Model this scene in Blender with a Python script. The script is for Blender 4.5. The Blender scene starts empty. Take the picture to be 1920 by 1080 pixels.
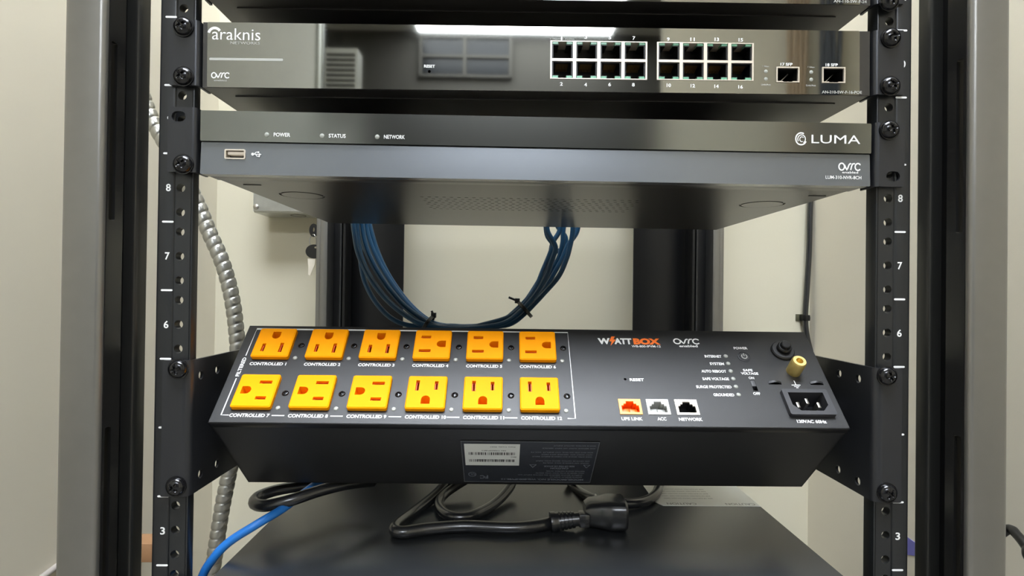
import bpy, bmesh, math, random
from mathutils import Vector, Matrix
random.seed(7)
PI = math.pi
R_ = math.radians
MM = 0.001
ZOFF = 700.0            # floor lies 700 mm under the rail mark between rack units 8 and 7

# ------------------------------------------------------------------ camera
CAM = Vector((-20.398, -372.114, -42.883))
RX, RY, RZ = 0.0072, -0.0126, -0.0125
FPX = 1067.8
def rotm(rx, ry, rz):
    return Matrix.Rotation(rz, 3, 'Z') @ Matrix.Rotation(ry, 3, 'Y') @ Matrix.Rotation(rx, 3, 'X')
CM = rotm(RX, RY, RZ)
cd = bpy.data.cameras.new('camera')
cam = bpy.data.objects.new('camera', cd)
bpy.context.scene.collection.objects.link(cam)
cm4 = (CM @ Matrix.Rotation(PI / 2, 3, 'X')).to_4x4()
cm4.translation = (CAM + Vector((0, 0, ZOFF))) * MM
cam.matrix_world = cm4
cd.sensor_width = 36.0
cd.lens = FPX * 36.0 / 1920.0
cd.clip_start = 0.01
cd.clip_end = 50
bpy.context.scene.camera = cam
# ------------------------------------------------------------------ world, exposure
sc = bpy.context.scene
w = bpy.data.worlds.new('world'); sc.world = w; w.use_nodes = True
w.node_tree.nodes['Background'].inputs[0].default_value = (0.8, 0.85, 0.9, 1)
w.node_tree.nodes['Background'].inputs[1].default_value = 0.05
sc.view_settings.view_transform = 'Standard'
sc.view_settings.look = 'None'
sc.view_settings.exposure = 0.0
sc.view_settings.gamma = 1.0
sc.view_settings.use_curve_mapping = False
LIGHT_FAR, LIGHT_NEAR, LIGHT_FILL = 37.0, 34.0, 24.0

# ------------------------------------------------------------------ materials
def lin(c):
    return tuple(((x / 255) / 12.92 if x / 255 <= 0.04045 else ((x / 255 + 0.055) / 1.055) ** 2.4) for x in c)
MATS = {}
def mat(name, rgb, rough=0.5, metal=0.0, ior=1.5, var=0.06, scale=80.0, bump=0.0, bscale=900.0, coat=0.0, emit=None, estr=0.0, trans=0.0, spec=0.5, rvar=0.0):
    if name in MATS: return MATS[name]
    m = bpy.data.materials.new(name); m.use_nodes = True
    nt = m.node_tree; b = nt.nodes['Principled BSDF']
    col = lin(rgb) + (1,)
    b.inputs['Roughness'].default_value = rough
    b.inputs['Metallic'].default_value = metal
    b.inputs['IOR'].default_value = ior
    b.inputs['Specular IOR Level'].default_value = spec
    b.inputs['Coat Weight'].default_value = coat
    b.inputs['Coat Roughness'].default_value = 0.08
    b.inputs['Transmission Weight'].default_value = trans
    tc = nt.nodes.new('ShaderNodeTexCoord')
    nz = nt.nodes.new('ShaderNodeTexNoise'); nz.inputs['Scale'].default_value = scale; nz.inputs['Detail'].default_value = 4
    nt.links.new(tc.outputs['Object'], nz.inputs['Vector'])
    mx = nt.nodes.new('ShaderNodeMix'); mx.data_type = 'RGBA'
    mx.inputs[6].default_value = tuple(c * (1 - var) for c in col[:3]) + (1,)
    mx.inputs[7].default_value = tuple(min(1, c * (1 + var)) for c in col[:3]) + (1,)
    nt.links.new(nz.outputs['Fac'], mx.inputs[0])
    nt.links.new(mx.outputs[2], b.inputs['Base Color'])
    if rvar:
        mr = nt.nodes.new('ShaderNodeMapRange')
        mr.inputs[3].default_value = max(0.0, rough - rvar); mr.inputs[4].default_value = rough + rvar
        nt.links.new(nz.outputs['Fac'], mr.inputs[0]); nt.links.new(mr.outputs[0], b.inputs['Roughness'])
    if bump:
        n2 = nt.nodes.new('ShaderNodeTexNoise'); n2.inputs['Scale'].default_value = bscale
        nt.links.new(tc.outputs['Object'], n2.inputs['Vector'])
        bp = nt.nodes.new('ShaderNodeBump'); bp.inputs['Strength'].default_value = bump; bp.inputs['Distance'].default_value = 0.0003
        nt.links.new(n2.outputs['Fac'], bp.inputs['Height']); nt.links.new(bp.outputs[0], b.inputs['Normal'])
    if emit:
        b.inputs['Emission Color'].default_value = lin(emit) + (1,)
        b.inputs['Emission Strength'].default_value = estr
    MATS[name] = m
    return m
WALL = mat('wall_paint', (216, 209, 191), 0.85, var=0.03, scale=6, bump=0.15, bscale=300)
WALLB = mat('wall_paint_back', (206, 200, 178), 0.8, var=0.03, scale=5, bump=0.15, bscale=250)
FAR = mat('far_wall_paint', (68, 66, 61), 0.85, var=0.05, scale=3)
CEIL = mat('ceiling_paint', (205, 203, 196), 0.9, var=0.03, scale=4)
FLOOR = mat('floor_vinyl', (120, 116, 108), 0.55, var=0.12, scale=8)
POWDER = mat('black_powder_coat', (30, 31, 33), 0.38, ior=1.5, bump=0.25, bscale=2500, spec=0.6)
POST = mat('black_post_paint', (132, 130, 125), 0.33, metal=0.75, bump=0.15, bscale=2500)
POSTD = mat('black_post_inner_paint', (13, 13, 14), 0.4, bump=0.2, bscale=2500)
FLANGE = mat('black_flange_paint', (72, 72, 70), 0.3, metal=0.55)
SIDEP = mat('glossy_post_side_shaded', (26, 26, 26), 0.2, bump=0.1, bscale=2500, spec=0.8)  # same post paint, darkened to put the inner side's shade into its colour
RAILM = mat('black_rail_steel', (28, 30, 32), 0.35, bump=0.1, bscale=2000, spec=0.6)
EAR = mat('black_ear_steel', (52, 53, 56), 0.28, metal=0.5, bump=0.1, bscale=2600, spec=0.7)
CHAS = mat('black_chassis_paint', (40, 38, 36), 0.30, ior=1.5, bump=0.12, bscale=1800, spec=0.8)
GLOSS = mat('gloss_black_panel', (138, 138, 132), 0.035, metal=1.0, var=0.04, scale=25)
GLOSS2 = mat('gloss_black_strip', (125, 127, 124), 0.13, metal=1.0, var=0.05, scale=12)
BEZEL = mat('satin_grey_bezel', (118, 122, 126), 0.26, metal=0.65, var=0.03)
PANEL = mat('pdu_panel_paint', (41, 41, 41), 0.42, spec=0.4, metal=0.06, bump=0.25, bscale=3000, var=0.04)
HOUSE = mat('pdu_housing_paint', (34, 34, 35), 0.45, bump=0.25, bscale=3000)
EDGE = mat('panel_edge_dark', (22, 22, 24), 0.35)
UPST = mat('ups_top_paint', (34, 36, 38), 0.26, bump=0.15, bscale=2200, var=0.08, scale=20, spec=0.85)
ORANGE = mat('orange_plastic', (252, 159, 6), 0.5, var=0.02, spec=0.06)
ORANGED = mat('orange_socket_shaded', (205, 80, 20), 0.5, var=0.02)  # outlet orange made darker, recess shade put into the colour
JORANGE = mat('jack_orange', (255, 110, 10), 0.4)
JYEL = mat('jack_orange_rim', (255, 170, 60), 0.4)
JWHITE = mat('jack_white', (225, 225, 222), 0.4)
JGREY = mat('jack_grey_inside', (165, 165, 160), 0.5)
WHITE = mat('white_print', (236, 236, 234), 0.55, var=0.01)
GREYP = mat('grey_print', (176, 176, 170), 0.55, var=0.01)
OPRINT = mat('orange_print', (250, 120, 30), 0.55, var=0.01)
DPRINT = mat('label_faint_print', (120, 124, 132), 0.6, var=0.3, scale=400)
BPRINT = mat('black_print', (25, 25, 25), 0.6)
LEDM = mat('frosted_led', (158, 160, 152), 0.3, var=0.03)
GLED = mat('green_light_pipe', (105, 165, 135), 0.25, var=0.15, scale=300, spec=0.8)
SHIELD = mat('jack_metal_shield', (225, 215, 200), 0.35, metal=0.55, var=0.05)
GOLD = mat('gold_contact', (190, 150, 80), 0.35, metal=0.9)
BLACK = mat('black_plastic', (16, 16, 17), 0.35, var=0.1)
SOFTB = mat('black_rubber', (30, 31, 33), 0.26, var=0.1, spec=1.0)
SCREW = mat('black_screw', (26, 26, 28), 0.16, metal=0.5, spec=1.0)
STEEL = mat('bright_steel', (185, 182, 176), 0.3, metal=1.0, var=0.1, scale=60)
GALV = mat('galvanised_steel', (190, 192, 188), 0.38, metal=0.75, var=0.25, scale=60, rvar=0.12)
FLEX = mat('flex_conduit_metal', (176, 175, 168), 0.3, metal=0.85, var=0.1, scale=40)
BRASS = mat('brass', (232, 205, 128), 0.42, metal=0.8, var=0.06)
BRASSD = mat('brass_satin', (176, 150, 84), 0.5, metal=0.8, var=0.08)
BLUE = mat('blue_cable_jacket', (15, 62, 92), 0.4, var=0.08)
BLUE2 = mat('bright_blue_cable', (40, 120, 205), 0.38, var=0.06)
KEYM = mat('key_metal', (235, 226, 208), 0.45)
LABEL = mat('rating_label', (44, 47, 54), 0.45, var=0.12, scale=150)
STICK = mat('white_sticker', (222, 224, 220), 0.5, var=0.02)
GREYST = mat('grey_caution_sticker', (225, 226, 222), 0.5, var=0.05)
WOOD = mat('brown_wood', (158, 118, 82), 0.7, var=0.2, scale=30)
TAPE = mat('violet_blue_tape', (110, 108, 178), 0.7)
GREYC = mat('grey_cable_jacket', (165, 158, 152), 0.5)
DIFF = mat('light_diffuser', (240, 244, 250), 0.6, emit=(238, 245, 255), estr=1.0)
GLASS = mat('night_window_glass', (14, 18, 24), 0.25, spec=0.25)
DOORP = mat('door_white_paint', (205, 204, 196), 0.5)
TAN = mat('tan_cable', (160, 138, 112), 0.5)
DKC = mat('dark_cable', (60, 66, 76), 0.45)

def emis(name, strength):
    m = DIFF.copy(); m.name = name
    m.node_tree.nodes['Principled BSDF'].inputs['Emission Strength'].default_value = strength
    return m
EM_FAR, EM_NEAR, EM_FILL = emis('light_diffuser_far', LIGHT_FAR), emis('light_diffuser_near', LIGHT_NEAR), emis('light_diffuser_fill', LIGHT_FILL)

# ------------------------------------------------------------------ frames: local axes a (right), b (up), c (out of the surface), in mm
class Frame:
    def __init__(s, o, ex=(1, 0, 0), ey=(0, 1, 0)):
        s.o = Vector(o); s.ex = Vector(ex).normalized(); s.ey = Vector(ey).normalized(); s.n = s.ex.cross(s.ey)
        s.m = Matrix((s.ex, s.ey, s.n)).transposed()
    def w(s, p): return s.o + s.m @ Vector(p)
    def l(s, p): return s.m.transposed() @ (Vector(p) - s.o)
    def ray(s, px, py):
        d = CM @ Vector(((px - 960) / FPX, 1, -(py - 540) / FPX))
        return s.l(CAM), s.m.transposed() @ d
    def hit(s, px, py, axis=2, val=0.0):
        o, d = s.ray(px, py); t = (val - o[axis]) / d[axis]
        return o + d * t
    def px(s, px, py, c=0.0):
        q = s.hit(px, py, 2, c); return (q[0], q[1])
WORLD = Frame((0, 0, 0))
F0 = Frame((0, 0, 0), (1, 0, 0), (0, 0, 1))       # rack front plane: a = x, b = z, c = towards the room
def at_y(px, py, Y): return F0.w(F0.hit(px, py, 2, -Y))
def at_z(px, py, Z): return WORLD.hit(px, py, 2, Z)
def tilt(o, ang): return Frame(o, (math.cos(ang), 0, math.sin(ang)), (-math.sin(ang), 0, math.cos(ang)))

# ------------------------------------------------------------------ geometry collector
class G:
    def __init__(s): s.v = []; s.f = []; s.mi = []
    def add(s, v, f, m=0):
        k = len(s.v); s.v += [tuple(p) for p in v]; s.f += [tuple(i + k for i in q) for q in f]; s.mi += [m] * len(f); return s
    def bm(s, b, m=0, mp=None):
        b.verts.index_update()
        v = [(mp(x.co) if mp else x.co[:]) for x in b.verts]; f = [[q.index for q in x.verts] for x in b.faces]
        b.free(); return s.add(v, f, m)
    def box(s, x0, x1, y0, y1, z0, z1, m=0, r=0.0, seg=2):
        b = bmesh.new(); bmesh.ops.create_cube(b, size=1)
        for v in b.verts: v.co = Vector(((x0 + x1) / 2 + v.co.x * (x1 - x0), (y0 + y1) / 2 + v.co.y * (y1 - y0), (z0 + z1) / 2 + v.co.z * (z1 - z0)))
        if r: bmesh.ops.bevel(b, geom=b.edges[:], offset=r, segments=seg, profile=0.5, affect='EDGES')
        return s.bm(b, m)
    def plate(s, out, holes, c0, c1, m=0, mp=None):
        def ar(l): return abs(sum(l[i][0] * l[(i + 1) % len(l)][1] - l[(i + 1) % len(l)][0] * l[i][1] for i in range(len(l)))) / 2
        want = ar(out) - sum(ar(h) for h in holes)
        for rot in (0, .31, .77, 1.13, 1.9, 2.5, 2.9):          # refill from another angle when the fill misses a region
            cr, sr = math.cos(rot), math.sin(rot)
            b = bmesh.new(); E = []
            for loop in [out] + list(holes):
                q = [b.verts.new((p[0] * cr - p[1] * sr, p[0] * sr + p[1] * cr, 0)) for p in loop]
                for i in range(len(q)): E.append(b.edges.new((q[i], q[(i + 1) % len(q)])))
            bmesh.ops.triangle_fill(b, use_beauty=True, use_dissolve=False, edges=E)
            got = sum(f.calc_area() for f in b.faces)
            b.verts.index_update()
            fs = [[v.index for v in f.verts] for f in b.faces]; b.free()
            if abs(got - want) < 1e-3 * max(1, want): break
        else: print('PLATE FILL MISMATCH', round(want, 2), round(got, 2), len(holes))
        vs = [Vector((p[0], p[1], 0)) for loop in [out] + list(holes) for p in loop]
        n = len(vs); V = [(p.x, p.y, c0) for p in vs] + [(p.x, p.y, c1) for p in vs]
        F = [f[::-1] for f in fs] + [[i + n for i in f] for f in fs]
        k = 0
        for loop in [out] + list(holes):
            L = len(loop)
            for i in range(L):
                a, c = k + i, k + (i + 1) % L
                F.append([a, c, c + n, a + n])
            k += L
        if mp: V = [mp(*p) for p in V]
        return s.add(V, F, m)
    def strip(s, x0, x1, y0, y1, cx, zs, rad, c0, c1, m=0, mp=None):
        """vertical strip with one column of round holes, built cell by cell"""
        zs = sorted(z for z in zs if y0 + rad < z < y1 - rad); edges = [y0] + [(a + b) / 2 for a, b in zip(zs, zs[1:])] + [y1]
        for i, z in enumerate(zs):
            lo, hi = edges[i], edges[i + 1]; a, b = (cx + x1) / 2, (cx + x0) / 2; u, d = (z + hi) / 2, (z + lo) / 2
            O = [(x1, z), (x1, u), (x1, hi), (a, hi), (cx, hi), (b, hi), (x0, hi), (x0, u), (x0, z), (x0, d), (x0, lo), (b, lo), (cx, lo), (a, lo), (x1, lo), (x1, d)]
            I = [(cx + rad * math.cos(PI * k / 8), z + rad * math.sin(PI * k / 8)) for k in range(16)]
            V = [p + (c,) for c in (c0, c1) for l in (O, I) for p in l]; F = []
            for k in range(16):
                j = (k + 1) % 16; F += [[k, j, 16 + j, 16 + k], [32 + k, 48 + k, 48 + j, 32 + j], [16 + k, 16 + j, 48 + j, 48 + k]]
                if k not in (2, 3, 4, 5, 10, 11, 12, 13): F.append([k, 32 + k, 32 + j, j])
            s.add([mp(*p) for p in V] if mp else V, F, m)
        return s
    def lathe(s, prof, cen, axis=(0, 0, 1), seg=24, m=0):
        ax = Vector(axis).normalized(); t = Vector((1, 0, 0)) if abs(ax.x) < .9 else Vector((0, 1, 0))
        u = ax.cross(t).normalized(); v = ax.cross(u); cen = Vector(cen); V = []; F = []
        for r, h in prof:
            for k in range(seg):
                a = 2 * PI * k / seg; V.append(cen + ax * h + (u * math.cos(a) + v * math.sin(a)) * r)
        for j in range(len(prof) - 1):
            for k in range(seg):
                k2 = (k + 1) % seg; F.append([j * seg + k, j * seg + k2, (j + 1) * seg + k2, (j + 1) * seg + k])
        if prof[0][0] > 1e-6: F.append([k for k in range(seg)][::-1])
        if prof[-1][0] > 1e-6: F.append([(len(prof) - 1) * seg + k for k in range(seg)])
        return s.add(V, F, m)
    def tube(s, pts, r, seg=12, m=0, rf=None, cap=True):
        P = [Vector(p) for p in pts]; n = len(P); T = []
        for i in range(n): T.append((P[min(i + 1, n - 1)] - P[max(i - 1, 0)]).normalized())
        t0 = T[0]; up = Vector((0, 0, 1)) if abs(t0.z) < .9 else Vector((1, 0, 0))
        N = t0.cross(up).normalized(); V = []; F = []; L = 0
        for i in range(n):
            if i: L += (P[i] - P[i - 1]).length
            N = (N - T[i] * N.dot(T[i])).normalized(); B = T[i].cross(N)
            for k in range(seg):
                a = 2 * PI * k / seg; rr = rf(L, a) if rf else r
                V.append(P[i] + (N * math.cos(a) + B * math.sin(a)) * rr)
        for i in range(n - 1):
            for k in range(seg):
                k2 = (k + 1) % seg; F.append([i * seg + k, i * seg + k2, (i + 1) * seg + k2, (i + 1) * seg + k])
        if cap: F.append([k for k in range(seg)][::-1]); F.append([(n - 1) * seg + k for k in range(seg)])
        return s.add(V, F, m)
    def ribbon(s, pts, wd, c=0.08, closed=False, m=0):
        P = [Vector((p[0], p[1])) for p in pts]; n = len(P); V = []; F = []
        for i in range(n):
            a = P[(i - 1) % n] if (closed or i) else P[i]; b = P[(i + 1) % n] if (closed or i < n - 1) else P[i]
            d = (b - a).normalized(); q = Vector((-d.y, d.x)) * wd / 2
            if 0 < i < n - 1 or closed:
                d1 = (P[i] - a).normalized(); cs = max(.5, d1.dot(d)); q = q / cs
            V += [(P[i].x + q.x, P[i].y + q.y, c), (P[i].x - q.x, P[i].y - q.y, c)]
        for i in range(n if closed else n - 1):
            j = (i + 1) % n; F.append([2 * i, 2 * i + 1, 2 * j + 1, 2 * j])
        return s.add(V, F, m)
    def tr(s, fn): s.v = [tuple(fn(Vector(p))) for p in s.v]; return s

def arc(cx, cy, rx, ry, a0, a1, n=24):
    return [(cx + rx * math.cos(R_(a0 + (a1 - a0) * i / n)), cy + ry * math.sin(R_(a0 + (a1 - a0) * i / n))) for i in range(n + 1)]
def circ(cx, cy, r, n=16, ry=None):
    ry = ry or r
    return [(cx + r * math.cos(2 * PI * i / n), cy + ry * math.sin(2 * PI * i / n)) for i in range(n)]
def slot(cx, cy, w_, h_, n=6):                     # horizontal rounded slot
    r = h_ / 2; d = w_ / 2 - r
    return [(cx + d + r * math.cos(R_(t)), cy + r * math.sin(R_(t))) for t in [-90 + 180 * i / n for i in range(n + 1)]] + \
           [(cx - d + r * math.cos(R_(t)), cy + r * math.sin(R_(t))) for t in [90 + 180 * i / n for i in range(n + 1)]]
def rect(x0, x1, y0, y1): return [(x0, y0), (x1, y0), (x1, y1), (x0, y1)]
def rrect(x0, x1, y0, y1, r, n=4):
    o = []
    for cx, cy, a in ((x1 - r, y0 + r, -90), (x1 - r, y1 - r, 0), (x0 + r, y1 - r, 90), (x0 + r, y0 + r, 180)):
        o += [(cx + r * math.cos(R_(a + 90 * i / n)), cy + r * math.sin(R_(a + 90 * i / n))) for i in range(n + 1)]
    return o
def smooth(pts, n=8):
    P = [Vector(p) for p in pts]; P = [P[0] * 2 - P[1]] + P + [P[-1] * 2 - P[-2]]; o = []
    for i in range(1, len(P) - 2):
        a, b, c, d = P[i - 1:i + 3]
        for k in range(n):
            t = k / n
            o.append(.5 * ((2 * b) + (c - a) * t + (2 * a - 5 * b + 4 * c - d) * t * t + (-a + 3 * b - 3 * c + d) * t ** 3))
    o.append(P[-2]); return o

# ------------------------------------------------------------------ objects
COL = bpy.context.scene.collection
FR = {}
def build_mesh(name, g, mats, sm=35):
    me = bpy.data.meshes.new(name)
    me.from_pydata([(p[0] * MM, p[1] * MM, p[2] * MM) for p in g.v], [], g.f)
    for m in (mats if isinstance(mats, (list, tuple)) else [mats]): me.materials.append(m)
    me.polygons.foreach_set('material_index', g.mi)
    b = bmesh.new(); b.from_mesh(me); bmesh.ops.recalc_face_normals(b, faces=b.faces); b.to_mesh(me); b.free()
    if sm:
        me.polygons.foreach_set('use_smooth', [True] * len(me.polygons)); me.set_sharp_from_angle(angle=R_(sm))
    me.update(); return me
def props(o, label=None, cat=None, group=None, kind=None):
    if label: o['label'] = label
    if cat: o['category'] = cat
    if group: o['group'] = group
    if kind: o['kind'] = kind
    return o
def matrix(fr):
    m = fr.m.to_4x4(); m.translation = (fr.o + Vector((0, 0, ZOFF))) * MM; return m
def thing(name, label, cat, frame, group=None, kind=None):
    o = bpy.data.objects.new(name, None); COL.objects.link(o); o.matrix_world = matrix(frame); o.empty_display_size = .02
    FR[o.name] = frame
    return props(o, label, cat, group, kind)
def part(name, g, m, parent, frame=None, label=None, loc=None, rot=0.0, sm=35, kind=None):
    """g in the parent's local mm; frame given: g in that frame's mm. loc: keep mesh local and offset the object."""
    pf = FR[parent.name]
    if isinstance(g, G):
        if frame is not None and frame is not pf: g = g.tr(lambda p: pf.l(frame.w(p)))
        me = build_mesh(name, g, m, sm)
    else: me = g
    o = bpy.data.objects.new(name, me); COL.objects.link(o); o.parent = parent
    if loc is not None: o.location = Vector(loc) * MM; o.rotation_euler = (0, 0, rot)
    FR[o.name] = pf
    return props(o, label, kind=kind)
def single(name, g, m, label, cat, frame=WORLD, group=None, kind=None, sm=35):
    """a top-level thing of one mesh; g in world mm, origin moved to its base"""
    xs = [p[0] for p in g.v]; ys = [p[1] for p in g.v]; zs = [p[2] for p in g.v]
    o_ = Vector(((min(xs) + max(xs)) / 2, (min(ys) + max(ys)) / 2, min(zs)))
    g.tr(lambda p: p - o_)
    o = bpy.data.objects.new(name, build_mesh(name, g, m, sm)); COL.objects.link(o)
    o.location = (o_ + Vector((0, 0, ZOFF))) * MM
    FR[o.name] = Frame(o_)
    return props(o, label, cat, group, kind)

# text: unit geometry (0..1 wide, 0..1 high) mapped between two baseline points
TC = {}
def text_geo(s, bold):
    if (s, bold) in TC: return TC[(s, bold)]
    cu = bpy.data.curves.new('t', 'FONT'); cu.body = s; cu.size = 1; cu.offset = bold; cu.resolution_u = 3
    o = bpy.data.objects.new('t', cu); COL.objects.link(o)
    dg = bpy.context.evaluated_depsgraph_get(); dg.update()
    me = bpy.data.meshes.new_from_object(o.evaluated_get(dg))
    v = [x.co.copy() for x in me.vertices]; f = [list(p.vertices) for p in me.polygons]
    bpy.data.objects.remove(o); bpy.data.curves.remove(cu); bpy.data.meshes.remove(me)
    x0 = min(p.x for p in v); x1 = max(p.x for p in v); y0 = min(p.y for p in v); y1 = max(p.y for p in v)
    if not any(ch in s for ch in 'gjpqy'): y0 = max(y0, -0.02)
    r = ([((p.x - x0) / (x1 - x0), (p.y - y0) / (y1 - y0)) for p in v], f)
    TC[(s, bold)] = r; return r
def text(g, fr, s, L, R, h, c=0.08, bold=0.02, skew=0.0, m=0, raw=False):
    """L, R: baseline ends in photograph pixels on plane c of frame fr (or local mm when raw); h: letter height in mm (negative = upside down)"""
    v, f = text_geo(s, bold)
    l = Vector(L if raw else fr.px(*L, c)); r = Vector(R if raw else fr.px(*R, c)); ex = r - l; e = ex.normalized(); up = Vector((-e.y, e.x)) * h
    g.add([tuple(l + ex * p[0] + up * p[1] + e * skew * p[1]) + (c,) for p in v], f, m)
    return g
def lettering(parent, fr, s, L, R, h, m=None, name='lettering', **k):
    g = G(); text(g, fr, s, L, R, h, **k)
    return part(name, g, m or WHITE, parent, fr if FR[parent.name] is not fr else None, sm=0)

def ovrc(parent, fr, x0, x1, yb, h, m=None, c=0.08):
    """rounded wordmark drawn with strokes; x0,x1,yb local mm"""
    W_ = x1 - x0; sx = W_ / 270; sy = h / 70; P = lambda q: [(x0 + a * sx, yb + (70 - b) * sy) for a, b in q]
    g = G(); wd = 13.5 * (sx + sy) / 2
    g.ribbon(P([(38 + 33 * math.cos(t * PI / 12), 36 + 30 * math.sin(t * PI / 12)) for t in range(24)]), wd, c, True)
    g.ribbon(P([(72, 20), (88, 48), (100, 62), (110, 50), (126, 18), (140, 8), (152, 12)]), wd, c)
    g.ribbon(P([(146, 64), (156, 30), (170, 10), (196, 8)]), wd, c)
    g.ribbon(P([(262 - 0, 18)] + [(232 + 34 * math.cos(R_(t)), 36 + 30 * math.sin(R_(t))) for t in range(-40, -321, -20)] ), wd, c)
    return part('logo', g, m or WHITE, parent, fr if FR[parent.name] is not fr else None, sm=0)

# ------------------------------------------------------------------ room
def slab(name, g, m, kids=None):
    return single(name, g, m, None, None, kind='structure')
XL, XR, YB, YF, ZF, ZC = -491.0, 482.0, 560.0, -3840.0, -700.0, 1880.0
ZB = -440.0             # underside of the rack's lower beams
slab('floor', G().box(-2400, 2400, YF - 60, YB + 60, ZF - 40, ZF), FLOOR)
slab('ceiling', G().box(-2400, 2400, YF - 60, YB + 60, ZC, ZC + 40), CEIL)
slab('wall_back', G().box(XL - 60, XR + 60, YB, YB + 50, ZF, ZC), WALLB)
slab('wall_left', G().box(XL - 50, XL, -100, YB, ZF, ZC), WALL)
slab('wall_right', G().box(XR, XR + 50, -100, YB, ZF, ZC), WALL)
# the niche opens into a wider room behind the camera
slab('wall_left_return', G().box(-2350, XL, -150, -100, ZF, ZC), WALL)
slab('wall_right_return', G().box(XR, 2350, -150, -100, ZF, ZC), WALL)
slab('wall_left_far', G().box(-2400, -2350, YF, -100, ZF, ZC), WALL)
slab('wall_right_far', G().box(2350, 2400, YF, -100, ZF, ZC), WALL)
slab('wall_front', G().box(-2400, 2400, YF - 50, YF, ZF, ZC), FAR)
def mir(px, py, Yr):                       # point at real depth Yr (negative) whose mirror image in the front plane shows at this pixel
    q = at_y(px, py, -Yr); return Vector((q.x, Yr, q.z))
slab('wall_partition', G().box(mir(1245, 60, -2000).x, 2350, -2050, -2000, ZF, ZC), WALL)
# night window high in the far wall
a_, b_ = mir(790, 70, YF), mir(957, 146, YF)
wn = thing('window_1', None, None, Frame(((a_.x + b_.x) / 2, YF + 1, b_.z)), kind='structure')
hw, hh = abs(b_.x - a_.x) / 2, a_.z - b_.z
part('pane', G().box(-hw, hw, 0, 6, 0, hh), GLASS, wn)
g = G()
for x in (-hw, -0.02 * hw, hw): g.box(x - 12, x + 12, 0, 30, 0, hh)
for z in (0, hh * .5, hh): g.box(-hw - 12, hw + 12, 0, 28, z - 10, z + 10)
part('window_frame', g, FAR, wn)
# ceiling lights
def ceiling_light(x0, x1, y0, y1, em, label, z=ZC):
    t = thing('ceiling_light', label, 'ceiling light', Frame(((x0 + x1) / 2, (y0 + y1) / 2, z - 30)), 'ceiling light panels over the room')
    hx, hy = (x1 - x0) / 2, (y1 - y0) / 2
    part('diffuser', G().box(-hx, hx, -hy, hy, 4, 20), em, t)
    part('light_frame', G().plate(rect(-hx - 20, hx + 20, -hy - 20, hy + 20), [rect(-hx, hx, -hy, hy)], 0, 30), DOORP, t)
q0, q1 = mir(785, 60, -3790), mir(1145, 60, -3790)
ceiling_light(q0.x, q1.x, -3780, -3180, EM_FAR, 'wide white ceiling light panel at the far end of the room')
ceiling_light(-600, 600, -980, -130, EM_NEAR, 'white ceiling light panel right in front of the rack')
ceiling_light(-440, 440, 250, 530, EM_FILL, 'added unseen white fill light panel over the rack')  # added fill lamp out of view, brightens the back and side walls
# white door leaf standing open at the left, seen only in the glossy fronts
a_, b_ = mir(360, 40, -1900), mir(592, 40, -1900)
single('door_leaf', G().box(a_.x - 300, b_.x, -1940, -1900, ZF + 8, 1550, r=3), DOORP, 'tall plain white door leaf standing open across the room', 'door')
g = G()
g.tube([(b_.x + 18, -1900, ZF), (b_.x + 18, -1900, ZC)], 16, 16)
single('vertical_conduit', g, GALV, 'vertical grey pipe from floor to ceiling beside the open door', 'pipe')
# louvred cabinet hung on a post
a_, b_ = mir(608, 88, -2300), mir(668, 170, -2300)
t = thing('louvred_panel', 'tan wall cabinet with horizontal louvre slats across the room', 'cabinet', Frame(((a_.x + b_.x) / 2, -2340, ZF)))
part('cabinet_body', G().box(-(b_.x - a_.x) / 2, (b_.x - a_.x) / 2, -60, 30, 0, a_.z - ZF), DOORP, t)
for k in range(14):
    z = a_.z - ZF - 25 - k * 24
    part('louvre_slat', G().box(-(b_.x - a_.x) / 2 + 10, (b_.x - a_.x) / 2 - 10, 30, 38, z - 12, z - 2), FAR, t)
# hanging cable bundles
for nm, xs, m_, lab in (('tan_cable', (1480, 1487, 1494, 1501, 1508), TAN, 'bundle of tan cables hanging from the ceiling across the room'),
                        ('dark_cable', (1541, 1548, 1556, 1564, 1572), DKC, 'bundle of dark grey cables hanging from the ceiling across the room')):
    g = G()
    for i, x in enumerate(xs):
        p = mir(x, 100, -1900)
        g.tube(smooth([(p.x + 6 * math.sin(i), -1900 + i * 3, ZC), (p.x + 10 * math.sin(i * 2), -1900, 1200), (p.x, -1900, 800), (p.x + 8 * math.cos(i), -1900, 500), (p.x + 9 * (i - 2) / 2, -1900, ZF)], 5), 9, 8)
    single(nm, g, m_, lab, 'cable')

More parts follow.
